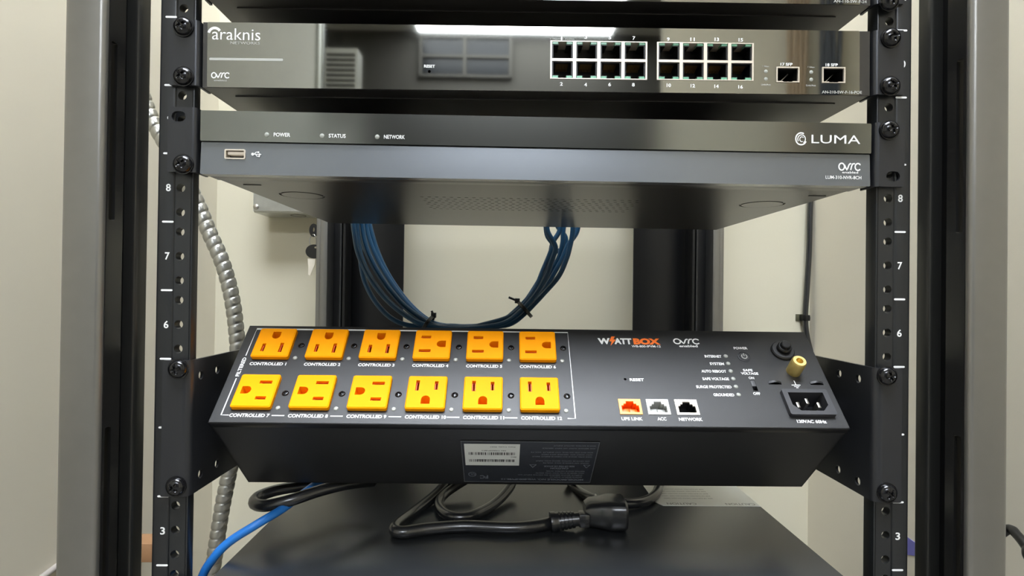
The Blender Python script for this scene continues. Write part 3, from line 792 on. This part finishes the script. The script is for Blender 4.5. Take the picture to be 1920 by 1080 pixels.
# slide switch
t1 = part('slide_switch', G().plate(rect(sx - 1.9, sx + 1.9, sy - 4.6, sy + 4.6), [rect(sx - 1.6, sx + 1.6, sy - 4.3, sy + 4.3)], -4, .05).box(sx - 1.8, sx + 1.8, sy - 4.4, sy + 4.4, -4.2, -3.8), BLACK, pd)
part('slider', G().box(sx - 1.5, sx + 1.5, sy - .6, sy + 4.2, -3.8, .1, r=.2), mat('slider_grey', (72, 72, 74), .5), t1)
# jacks
def jack(x, y, rim, inner, label, lights=False):
    w2, h2 = 7.5, 5.95
    op = [(-5.9, -4.4), (5.9, -4.4), (5.9, .9), (4.3, .9), (4.3, 2.3), (2.6, 2.3), (2.6, 4.2), (-2.6, 4.2), (-2.6, 2.3), (-4.3, 2.3), (-4.3, .9), (-5.9, .9)]
    j = part('jack', G().plate(rect(x - w2, x + w2, y - h2, y + h2), [[(x + p[0], y + p[1]) for p in op]], -.8, .5), rim, pd, label=label)
    g = G().box(x - 6.4, x + 6.4, y - 5, y + 5, -8.5, -8)
    g.plate(rect(x - w2 + .1, x + w2 - .1, y - h2 + .1, y + h2 - .1), [[(x + p[0] * 1.01, y + p[1] * 1.01) for p in op]], -8, -.8)
    if not lights:
        g.box(x - 5.6, x - .2, y - 4.2, y + .6, -8, -3.2, r=.3); g.box(x + .2, x + 5.6, y - 4.2, y + .6, -8, -3.6, r=.3)
    part('jack_inside', g, inner, j)
    if lights:
        for q in (-1, 1): part('port_light', G().box(*sorted((x + q * 3.2, x + q * 6.4)), y + 2.8, y + 4.9, .3, .7, r=.15, seg=1), mat('pale_green_led', (160, 215, 165), .3), j)
        part('shield_tab', G().box(x - 5.6, x - 4.6, y + h2, y + h2 + 1.4, 0, .6).box(x + 4.6, x + 5.6, y + h2, y + h2 + 1.4, 0, .6).box(x - 5.6, x + 5.6, y + h2, y + h2 + .5, 0, .5), BLACK, j)
jack(*jk[0], JYEL, JORANGE, 'orange jack'); jack(*jk[1], JWHITE, JGREY, 'white jack'); jack(*jk[2], SHIELD, BLACK, 'metal-framed jack with green lights', True)
# mains inlet
g = G()
hexo = [(-9.6, 7.0), (9.0, 7.0), (12.0, 4.2), (12.0, -3.4), (8.0, -7.2), (-8.0, -7.2), (-12.0, -3.4), (-12.0, 4.2)]
hexo = [(-12, 7.2), (12, 7.2), (12, -2.6), (7.6, -7.2), (-7.6, -7.2), (-12, -2.6)]
g.plate(rrect(ix - 15.5, ix + 15.5, iy - 10.1, iy + 10.1, 1.2, 3), [[(ix + p[0], iy + p[1]) for p in hexo]], 0, 3.4)
g.plate([(ix + p[0] * 1.08, iy + p[1] * 1.08) for p in hexo], [[(ix + p[0], iy + p[1]) for p in hexo]], -14, 0)
g.box(ix - 12.8, ix + 12.8, iy - 8, iy + 8, -14.5, -14)
inl = part('power_inlet', g, mat('inlet_plastic', (50, 50, 53), .42), pd, label='mains inlet with three pins')
for dx, dy in ((-7, -1.5), (7, -1.5), (0, 1.6)):
    part('inlet_pin', G().box(ix + dx - 1.0, ix + dx + 1.0, iy + dy - 2.2, iy + dy + 2.2, -14, 1.5, r=.3), STEEL, inl)
# earth terminal and its symbol
FPc = 12.5
ta, tb = FP.px(1499.3, 676.3, FPc)
tcx, tcy = (ta + 187.6) / 2, (tb + 45.6) / 2
t1 = part('earth_terminal', G().lathe([(4.9, 0), (5.0, 11.2), (4.3, FPc), (2.4, FPc), (2.3, 7), (0, 7)], (tcx, tcy, 0), seg=36), BRASS, pd, label='satin brass post')
g = G(); ex_, ey_ = FP.px(*c8(1028, 652))
g.ribbon([(ex_ - .4, ey_ + 4), (ex_ - .2, ey_ + .3)], .5); g.ribbon([(ex_ - 3.3, ey_ + .2), (ex_ + 2.9, ey_ + .2)], .55); g.ribbon([(ex_ - 2, ey_ - 1), (ex_ + 1.7, ey_ - 1)], .5); g.ribbon([(ex_ - .9, ey_ - 2.1), (ex_ + .7, ey_ - 2.1)], .5)
part('earth_symbol', g, WHITE, pd, sm=0)
# fuse / breaker
fx, fy = 185.6, 63.6
t1 = part('breaker_base', G().lathe([(8.2, 0), (8.2, 1.6), (7.5, 2.4), (5.2, 2.6), (5.1, 2.6), (0, 2.7)], (fx, fy, 0), seg=36), HOUSE, pd, label='round black breaker button')
part('breaker_button', G().lathe([(5.0, 2.4), (5.0, 5.2), (4.4, 6), (3.6, 6.1), (3.4, 8.4), (2.8, 8.9), (0, 9.0)], (fx, fy, 0), seg=32), BLACK, t1)
for hx_ in (170.9, 200.3):
    V = []; F = []
    for i in range(9):
        t_ = i / 8; xx = hx_ - 4.3 + 8.6 * t_; hh_ = .2 + 1.6 * math.sin(PI * t_)
        V += [(xx, 34.9, hh_), (xx, 36.5, hh_), (xx, 36.5, hh_ - .6), (xx, 34.9, hh_ - .6)]
    for i in range(8):
        for k in range(4): F.append([i * 4 + k, i * 4 + (k + 1) % 4, (i + 1) * 4 + (k + 1) % 4, (i + 1) * 4 + k])
    part('cord_clip_tab', G().add(V, F), HOUSE, pd)
# rating label on the underside: frame with a = right, b = towards the front edge, c = out of the bottom
FB = Frame(FP.w((0, 0, 0)), (1, 0, 0), (0, -math.sin(TH), math.cos(TH)))
lab = part('rating_label', G().plate(rect(-46.6, 46.9, -78, -20.1), [], .55, .7), LABEL, pd, FB, label='dark rating label, printed upside down')
g = G(); g.plate(rect(-46.9, 47.2, -78.3, -19.8), [rect(-46.4, 46.7, -77.8, -20.3)], .55, .78)
part('label_border', g, mat('label_edge', (95, 98, 102), .5), lab, FB)
stk = part('barcode_sticker', G().plate(rect(-44.8, -6.7, -52.6, -23.3), [], .7, .85), STICK, lab, FB)
g = G(); random.seed(3)
for yb_ in (-37.8, -47.5):
    x = -42
    while x < -10:
        w_ = random.choice((.25, .35, .5, .8)); g.plate(rect(x, x + w_, yb_, yb_ + 3.6), [], .86, .88); x += w_ + random.choice((.3, .4, .7))
for s, x0, x1, y in (('Date Code: 0221', -10, -27, -26.2), ('A8A WB800IPVM12', -16, -33, -31.2), ('ST0212010A41000280', -17, -36, -44.0), ('MAC', -9, -13, -39.8)):
    text(g, FB, s, (x0, y), (x1, y), 1.3, c=.87, bold=.01, raw=True)
part('barcode', g, BPRINT, lab, FB, sm=0)
g = G()
def dl(s, x0, x1, y, h=1.4, **k): text(g, FB, s, (x0, y), (x1, y), h, c=.74, raw=True, **k)
dl('MODEL/MODELE NO. WB-800-IPVM-12', 41.5, -19.5, -72.5, 2.4, bold=.03)
dl('CAUTION', 29, 16, -55.5, 2.0, bold=.03); dl('RISK OF FIRE OR SHOCK', 33, 11, -52.5, 2.0, bold=.03)
dl('FC', -29, -35, -68, 5, bold=.03); g.ribbon([(-40.5 + 2.6 * math.cos(t * PI / 8), -66.5 + 3.2 * math.sin(t * PI / 8)) for t in range(16)], .6, .74, True); dl('UL', -38.9, -42.1, -65, 2.8)
random.seed(5)
for y, x0, x1 in ((-24, 45, 16), (-27.5, 45, 5), (-33, 44, -2), (-36, 44, 6), (-39, 44, 0), (-45, 43, 2), (-48, 43, 7), (-60, 41, 10), (-63, 41, 3), (-66, 40, -10), (-69, 40, 14)):
    x = x0
    while x > x1 + 3:
        w_ = random.uniform(3, 8)
        dl(random.choice(('ELECTRICAL', 'RATING', 'INPUT', 'OUTPUT', 'VOLTS', 'INDOOR USE', 'SERVICE', 'DEVICE')), x, max(x1, x - w_), y, 1.3); x -= w_ + .8
for x in (44, 5.5):
    g.ribbon([(x - 4.5, -51.3), (x, -51.3), (x - 2.25, -55.3)], .5, .74, True)
part('printed_text', g, DPRINT, lab, FB, sm=0)
# mounting brackets
WB0, WB1 = -177.4, -89.6
for s in (-1, 1):
    g = G()
    inn, out = s * 222.6, s * 240.3
    lo, hi = sorted((inn + s * 5.2, out))
    g.plate(rrect(lo, hi, WB0, WB1, .8, 2), [], .2, 2.2)
    prof = [(inn + s * 5.2 - s * 5.2 * math.sin(R_(t)), -3 + 5.2 * math.cos(R_(t))) for t in range(0, 91, 11)] + [(inn, -4)] + [(inn + s * 2, -4)] + [(inn + s * 5.2 - s * 3.2 * math.sin(R_(t)), -3 + 3.2 * math.cos(R_(t))) for t in range(90, -1, -15)]
    V = [(p[0], WB0, p[1]) for p in prof] + [(p[0], WB1, p[1]) for p in prof]; n = len(prof)
    g.add(V, [[i, (i + 1) % n, (i + 1) % n + n, i + n] for i in range(n)] + [list(range(n))[::-1], [i + n for i in range(n)]])
    hp = ((377, 703), (408, 693), (376, 888), (407, 869)) if s < 0 else ((1609, 710), (1573, 700), (1608, 902), (1571, 880))
    hl = []
    for px, py in hp:
        q = F0.hit(px, py, 0, inn); hl.append(circ(-q[2], q[1], 3.0, 12))
    hl = [h for h in hl if min(p[0] for p in h) > 3]
    def mp3(u, v, w_, inn=inn, s=s): return (inn + s * w_, v, -u)
    g.plate([(4, WB0), (104, WB0), (104, WB1), (4, WB1)], hl, 0, 2, 0, mp3)
    part('mounting_bracket', g, EAR, pd, F0)
    q = s * PW
    g = G().lathe([(11, 0), (11, 13.2)], (s * (PW) - 2.0, -129, -57), axis=(s, 0, 0), seg=28)
    part('pivot_boss', g, HOUSE, pd, F0)
for px, py, r in ((329, 693, .3), (325, 915, .9), (1669, 706, .2), (1669, 927, .9)): rack_screw(pd, F0, px, py, 3.2, r)

# ------------------------------------------------------------------ UPS / battery unit at the bottom
UZ = -228.0
FU = Frame((0, 0, -311))
ups = thing('power_backup_unit', 'large black flat-topped rack unit under the tilted power strip', 'power unit', FU)
z0 = -311
part('casing', G().box(-206, 206.5, -8, 400, z0, UZ, r=.8), UPST, ups, WORLD)
part('front_cover', G().box(-219, 219, -24, -8, z0, UZ - 1.5, r=2), BLACK, ups, WORLD)
for s in (-1, 1): part('mounting_ear', G().box(*sorted((s * 218, s * 240)), -2.6, -.4, z0, UZ - 2, r=.5), EAR, ups, WORLD)
A, B, C_, D_ = (at_z(*p, UZ) for p in ((1240, 949), (1427, 950), (1385, 914), (1230, 930)))
g = G().plate([(A.x + 2, B.y), (B.x - .5, B.y), (B.x - .5, B.y + 62), (A.x - 3, B.y + 62), (A.x - 3, B.y + 8)], [], UZ, UZ + .25)
cs = part('caution_sticker', g, GREYST, ups, WORLD, label='grey paper caution sticker')
g = G()
FZ = Frame((0, 0, UZ))
text(g, FZ, 'CAUTION', (203, B.y + 7), (177, B.y + 7), 4.5, c=.3, raw=True, bold=0)
text(g, FZ, 'CAUTION', (151, B.y + 7), (125, B.y + 7), 4.5, c=.3, raw=True, bold=0)
for k in range(5): text(g, FZ, 'RISK OF ELECTRIC SHOCK DO NOT OPEN', (170, B.y + 19 + k * 6), (126, B.y + 19 + k * 6), 2, c=.3, raw=True, bold=0)
part('printed_text', g, mat('sticker_print', (95, 95, 95), .6), cs, FZ, sm=0)

# ------------------------------------------------------------------ cords on the top of the bottom unit
def pz(px, py, z): return at_z(px, py, z)
def cord(name, pts, r, m, label, cat, group=None, seg=12, n=10): return single(name, G().tube(smooth(pts, n), r, seg), m, label, cat, group=group)
ZC_ = UZ + 5.0
plug = thing('extension_cord', 'thick black power cord with molded plug lying on the bottom unit', 'power cord', Frame(pz(735, 1000, UZ)))
pts = [at_y(850, 890, 150), at_y(820, 925, 130), at_y(775, 962, 100), pz(738, 990, ZC_), pz(745, 1003, ZC_), pz(800, 992, ZC_), pz(870, 987, ZC_), pz(950, 990, ZC_), pz(1000, 987, ZC_), pz(1042, 978, ZC_)]
pts[3] = pz(742, 988, ZC_); pts[4] = pz(752, 998, ZC_)
part('cord', G().tube(smooth(pts, 10), 4.6, 14), SOFTB, plug, WORLD)
e0, e1 = pz(1036, 979, ZC_ + 2), pz(1086, 973, ZC_ + 4); d = (e1 - e0).normalized(); Ls = (e1 - e0).length
g = G(); prof = [(4.2, -2), (7.8, -1.5), (7.8, 1.5)]
for k in range(5):
    q = 3 + k * (Ls - 6) / 5; prof += [(7.2 - .25 * k, q), (7.2 - .25 * k, q + 2.0), (5.6 - .1 * k, q + 2.2), (5.6 - .1 * k, q + 3.0)]
prof += [(5.2, Ls)]
g.lathe(prof, e0, d, 20); part('strain_relief', g, SOFTB, plug, WORLD)
bx, by = e1.x + 3, e1.y - 6
zc = UZ + 12
g = G().box(e1.x - 1, bx + 5, e1.y - 5.5, e1.y + 5.5, e1.z - 5.5, e1.z + 5.5, r=2)
part('plug_neck', g, SOFTB, plug, WORLD)
g = G()
V = []
for t, w_, h_ in ((0, 9, 7), (4, 12, 9.5), (12, 13, 10.5), (18, 15, 11.8), (20, 16, 11.8), (30, 16, 11.8), (32, 14.5, 10.5)):
    V += [(bx + 2 + t, by + 13 + q_ * 1.0, zc + k_) for q_, k_ in [(w_ * math.copysign(abs(math.cos(a)) ** .55, math.cos(a)), h_ * math.copysign(abs(math.sin(a)) ** .55, math.sin(a))) for a in [2 * PI * k / 20 + .01 for k in range(20)]]]
F = []
for j in range(6):
    for k in range(20): F.append([j * 20 + k, j * 20 + (k + 1) % 20, (j + 1) * 20 + (k + 1) % 20, (j + 1) * 20 + k])
F += [list(range(20))[::-1], [6 * 20 + k for k in range(20)]]
part('plug_body', G().add(V, F), SOFTB, plug, WORLD)
for q in (-1, 1):
    part('plug_blade', G().box(bx + 22 + q * 6.3 - .8, bx + 22 + q * 6.3 + .8, by + 28, by + 45, zc - 3, zc + 3, r=.2), STEEL, plug, WORLD)
cord('coiled_cord', [at_y(962, 895, 150), at_y(955, 915, 140), pz(925, 946, ZC_), pz(880, 968, ZC_), pz(842, 967, ZC_), pz(823, 947, ZC_), at_y(835, 925, 130), at_y(880, 895, 150)], 4.2, SOFTB, 'black cord looped on the bottom unit behind the plug cord', 'cord')
cord('spare_cord', [at_y(1065, 890, 175), at_y(1075, 912, 170), pz(1110, 934, ZC_), pz(1150, 943, ZC_ + 1), pz(1200, 942, ZC_), pz(1228, 928, ZC_), at_y(1238, 905, 180)], 4.2, SOFTB, 'black cord passing behind the plug towards the caution sticker', 'cord')
cord('side_loop_cord', [at_y(680, 893, 112), at_y(620, 905, 104), at_y(560, 912, 90), at_y(515, 920, 80), at_y(484, 932, 68), at_y(478, 944, 56), at_y(500, 948, 48), at_y(545, 938, 48), at_y(600, 920, 60), at_y(650, 908, 76), at_y(700, 902, 95)], 4.4, SOFTB, 'black cord loop sticking out left beneath the tilted power strip', 'cord')
cord('data_cable', [at_y(366, 1150, 24), at_y(378, 1085, 22), at_y(400, 1047, 22), at_y(430, 1016, 24), at_y(480, 984, 28), at_y(530, 954, 44), at_y(565, 928, 62), at_y(610, 895, 85)], 3.0, BLUE2, 'bright blue network cable crossing the lower left corner of the rack', 'cable')

# ------------------------------------------------------------------ blue cables hanging behind the recorder
def c3(x, y): return (540 + x / 3.43, 390 + y / 3.43)
def rt(y0, Y): return at_y(*c3(*y0), Y)
LEFT = [[(415, 60), (430, 180), (455, 300), (520, 440), (620, 575), (740, 680), (860, 745)],
        [(445, 60), (470, 170), (500, 270), (570, 410), (670, 550), (790, 672), (900, 742)],
        [(515, 60), (535, 150), (575, 280), (640, 420), (730, 555), (830, 665), (930, 735)],
        [(470, 60), (492, 210), (545, 350), (630, 490), (730, 610), (840, 700), (930, 752)],
        [(440, 60), (452, 230), (485, 350), (545, 470), (640, 590), (760, 690), (870, 755)],
        [(455, 60), (462, 260), (476, 400), (505, 500), (560, 600), (640, 690), (730, 742), (850, 762)],
        [(500, 60), (520, 190), (590, 360), (690, 520), (800, 650), (900, 725)]]
RIGHT = [[(1400, 735), (1500, 660), (1590, 560), (1660, 440), (1700, 330), (1720, 250), (1670, 150), (1665, 60)],
         [(1380, 725), (1480, 645), (1560, 560), (1630, 460), (1680, 350), (1700, 230), (1745, 150), (1760, 60)],
         [(1400, 712), (1500, 632), (1575, 530), (1650, 400), (1690, 300), (1770, 260), (1785, 190), (1735, 120), (1720, 60)],
         [(1420, 700), (1520, 620), (1590, 520), (1640, 400), (1690, 280), (1700, 230), (1665, 170), (1655, 60)],
         [(1430, 745), (1540, 660), (1650, 545), (1740, 440), (1790, 330), (1815, 240), (1830, 160), (1835, 60)],
         [(1420, 750), (1530, 672), (1620, 570), (1700, 440), (1760, 330), (1800, 240), (1855, 160), (1875, 60)],
         [(1380, 740), (1500, 650), (1600, 540), (1680, 420), (1740, 320), (1765, 230), (1770, 150), (1780, 60)]]
POS = ['outermost', 'second from the inside', 'innermost', 'middle', 'second from the outside', 'lowest, sagging', 'inner middle']
LB = ['blue network cable hanging outermost in the looped bundle', 'blue network cable second from the outer edge of the loop', 'blue network cable on the inner edge of the loop\'s left side',
      'blue network cable in the middle of the looped bundle', 'blue network cable running along the outer side of the right bundle', 'thin-looking blue cable sagging lowest at the left', 'blue network cable just inside the inner edge of the loop']
for i in range(7):
    Y0 = 288 + (0, 3, 6, 2, 1, 4, 5)[i] * 6.2
    mid = [(1010 + i * 6, 772 - (i % 3) * 7), (1130, 776 - (i % 3) * 7), (1270, 764 - (i % 4) * 6)]
    pts = [rt(p, Y0) for p in LEFT[i]] + [rt(p, Y0) for p in mid] + [rt(p, Y0) for p in RIGHT[i]]
    cord('network_cable', pts, 3.0, BLUE, LB[i], 'cable', 'blue network cables looped behind the recorder', seg=10, n=6)
def zip_tie(px, py, Y, ang, rr, tail, label):
    c = at_y(px, py, Y); ax = Vector((math.cos(ang), 0, math.sin(ang)))
    t = thing('zip_tie', label, 'cable tie', Frame(c), 'black zip ties on the blue bundle')
    side = Vector((-ax.z, 0, ax.x)); g = G()
    loop = [c + side * rr * 1.3 * math.cos(a) + Vector((0, 1, 0)) * 23 * math.sin(a) for a in [2 * PI * k / 24 for k in range(25)]]
    for o_ in (-1.2, 0, 1.2): g.tube([p + ax * o_ for p in loop], 1.0, 6)
    part('strap', g, BLACK, t, WORLD)
    h = c + side * rr * 1.5; g = G(); V = []
    part('lock_head', G().box(h.x - 3, h.x + 3, h.y - 3, h.y + 3, h.z - 3, h.z + 3, r=.6), BLACK, t, WORLD)
    if tail:
        part('tie_tail', G().tube([h, h + side * tail * .6 + ax * -3, h + side * tail - ax * 5], 1.5, 6), BLACK, t, WORLD)
zip_tie(984, 580, 306, R_(42), 9, 10, 'black zip tie with cut tail on the right side of the blue bundle')
zip_tie(803, 607, 306, R_(-32), 8, 3, 'black zip tie low on the left side of the blue bundle')

# ------------------------------------------------------------------ flexible conduit
YC = 235
cp = [at_y(218, 40, YC), at_y(254, 140, YC), at_y(284, 222, YC), at_y(322, 290, YC), at_y(366, 372, YC), at_y(392, 435, YC), at_y(416, 490, YC), at_y(432, 545, YC), at_y(441, 600, YC), at_y(446, 660, YC), at_y(448, 740, YC), at_y(442, 820, YC), at_y(430, 885, YC), at_y(417, 950, YC), at_y(406, 1020, YC), at_y(396, 1090, YC), at_y(385, 1180, YC)]
sp = smooth(cp, 6)
# resample at fine even steps
L = [0]
for i in range(1, len(sp)): L.append(L[-1] + (sp[i] - sp[i - 1]).length)
N_ = int(L[-1] / 0.8); rs = []; j = 0
for i in range(N_ + 1):
    s_ = L[-1] * i / N_
    while j < len(L) - 2 and L[j + 1] < s_: j += 1
    rs.append(sp[j].lerp(sp[j + 1], (s_ - L[j]) / (L[j + 1] - L[j])))
PITCH = 9.4
def rf(Ls_, a):
    t = (Ls_ / PITCH - a / (2 * PI)) % 1.0
    return 6.7 + 1.25 * (1 - abs(2 * t - 1) ** 4)
single('flexible_conduit', G().tube(rs, 7, 22, rf=rf), FLEX, 'ribbed grey flexible metal conduit curving down the left side', 'conduit', sm=60)

# ------------------------------------------------------------------ junction box on the back wall
a0, a1 = at_y(473, 398, 500), at_y(640, 398, 500)
jb = thing('junction_box', 'galvanised metal junction box on the back wall under the recorder', 'electrical box', Frame((a0.x, YB, a0.z)))
bx1 = a0.x + 104
part('box_body', G().box(a0.x, bx1, 503, YB, a0.z, a0.z + 100, r=2.5, seg=3), GALV, jb, WORLD)
q = at_y(492, 389, 500)
part('box_cover', G().box(a0.x + 1, bx1 - 1, 500, 503, a0.z + 2, a0.z + 100, r=1), GALV, jb, WORLD)
def wsc(px, py, Y, r, m=STEEL):
    q = at_y(px, py, Y); return G().lathe([(r, 0), (r, 1), (r * .6, 2), (0, 2.2)], q, (0, -1, 0), 16)
part('cover_screw', wsc(480, 388, 500, 4.2), STEEL, jb, WORLD)
q = at_y(552, 408, 530)
g = G().plate(circ(q.x + 6, 531, 12, 24), [circ(q.x + 6, 531, 10.8, 24)], a0.z - .3, a0.z + .05)
part('knockout_ring', g, BLACK, jb, WORLD)

# ------------------------------------------------------------------ keys hanging beside the rear post
YK = 491
kf = at_y(588, 432, YK)
kr = thing('key_ring', 'pair of black-headed keys hanging on a ring beside the left rear post', 'keys', Frame(kf))
FK = Frame((0, YK, 0), (1, 0, 0), (0, 0, 1))
def kp(px, py): return FK.px(px, py)
c = kp(589, 432); part('key_head', G().plate(circ(c[0], c[1], 6.6, 20, 10), [slot(c[0] + .3, c[1], 3.4, 2.6) if False else circ(c[0], c[1] + 1, 1.6, 12, 3.6)], 0, 2.6), BLACK, kr, FK)
c = kp(591, 472); part('key_head', G().plate(circ(c[0], c[1], 12.5, 24, 10.6), [circ(c[0] + 3, c[1] + 6.2, 3.4, 12, 1.6)], 3, 6), BLACK, kr, FK)
pp = [kp(*q) for q in ((579, 485), (594, 485), (592, 497), (586, 511), (584, 517), (580, 515), (580, 500))]
part('key_blade', G().plate(pp, [], 3.6, 5.2), KEYM, kr, FK)
c = kp(588, 451); part('ring', G().tube([(c[0] + 5 * math.cos(a), c[1] + 9 * math.sin(a), 2.5 + 1.5 * math.sin(a * 2)) for a in [2 * PI * k / 28 for k in range(29)]], .8, 8), STEEL, kr, FK)


# ------------------------------------------------------------------ cable down the right-hand corner, with clip
YQ = 550
cord('wall_cable', [at_y(1532, 100, YQ), at_y(1524, 300, YQ), at_y(1519, 390, YQ), at_y(1517, 470, YQ), at_y(1513, 540, YQ), at_y(1510, 595, YQ), at_y(1513, 630, YQ), at_y(1523, 668, YQ), at_y(1540, 705, YQ - 6), at_y(1556, 760, YQ - 20), at_y(1568, 850, YQ - 30), at_y(1640, 900, YQ - 60)], 4.3, SOFTB, 'black cable running down the right corner of the back wall', 'cable')
q0, q1 = at_y(1492, 589, YB - 1), at_y(1519, 602, YB - 1)
cl = thing('cable_clip', 'small metal clip screwed to the wall over the corner cable', 'clip', Frame((q0.x, YB, q1.z)))
part('clip_plate', G().box(q0.x, q1.x - 9, YB - 1.6, YB, q1.z, q0.z, r=.3), mat('olive_clip', (92, 90, 70), .45, metal=.4), cl, WORLD)
qc = at_y(1511, 596, YQ)
g = G().tube([(qc.x - 5.3, YB - 1, qc.z), (qc.x - 5.3, YQ - 2, qc.z), (qc.x - 3, YQ - 5, qc.z), (qc.x + 3, YQ - 5, qc.z), (qc.x + 5.3, YQ - 2, qc.z), (qc.x + 5.3, YB - 1, qc.z)], 1.2, 6)
g.v = [(p[0], p[1], qc.z + (p[2] - qc.z) * 4.5) for p in g.v]
part('clip_loop', g, BLACK, cl, WORLD)
part('clip_screw', wsc(1503, 595.5, YB - 1.6, 3.4), BRASSD, cl, WORLD)
# black cable at the right edge
cord('black_cable', [(XR - 4, 260, -200), at_y(1850, 985, 150), at_y(1893, 992, 130), at_y(1906, 1002, 120), at_y(1925, 1026, 105), at_y(1950, 1070, 90), (XR - 4, 60, -330)], 4.0, BLACK, 'glossy black cable drooping at the far right edge', 'cable')
# grey cable bottom left, wooden block and tape
gl = [WORLD.hit(px, py, 0, XL + 3.6) for px, py in ((160, 1024), (125, 1048), (105, 1063), (84, 1079), (40, 1112))]
cord('grey_cable', gl, 3.4, GREYC, 'grey cable along the left wall at the bottom left corner', 'cable')
q0, q1 = at_y(268, 1020, 330), at_y(300, 1055, 330)
single('wooden_block', G().box(XL, q1.x, 330, 360, q1.z, q0.z, r=.8), WOOD, 'small brown wooden block low on the left wall behind the post', 'block')
F_R = Frame((XR, 0, 0), (0, 1, 0), (0, 0, 1))
def rwall(px, py):
    q = WORLD.hit(px, py, 0, XR); return (q[1], q[2])
p0, p1, p2, p3 = rwall(1700, 1006), rwall(1726, 1024), rwall(1726, 1044), rwall(1700, 1040)
g = G().plate([p0, p1, p2, p3], [], 0, .6, 0, lambda u, v, w_: (XR - w_, u, v))
single('tape_strip', g, TAPE, 'violet-blue strip of tape on the right wall beside the rail', 'tape')
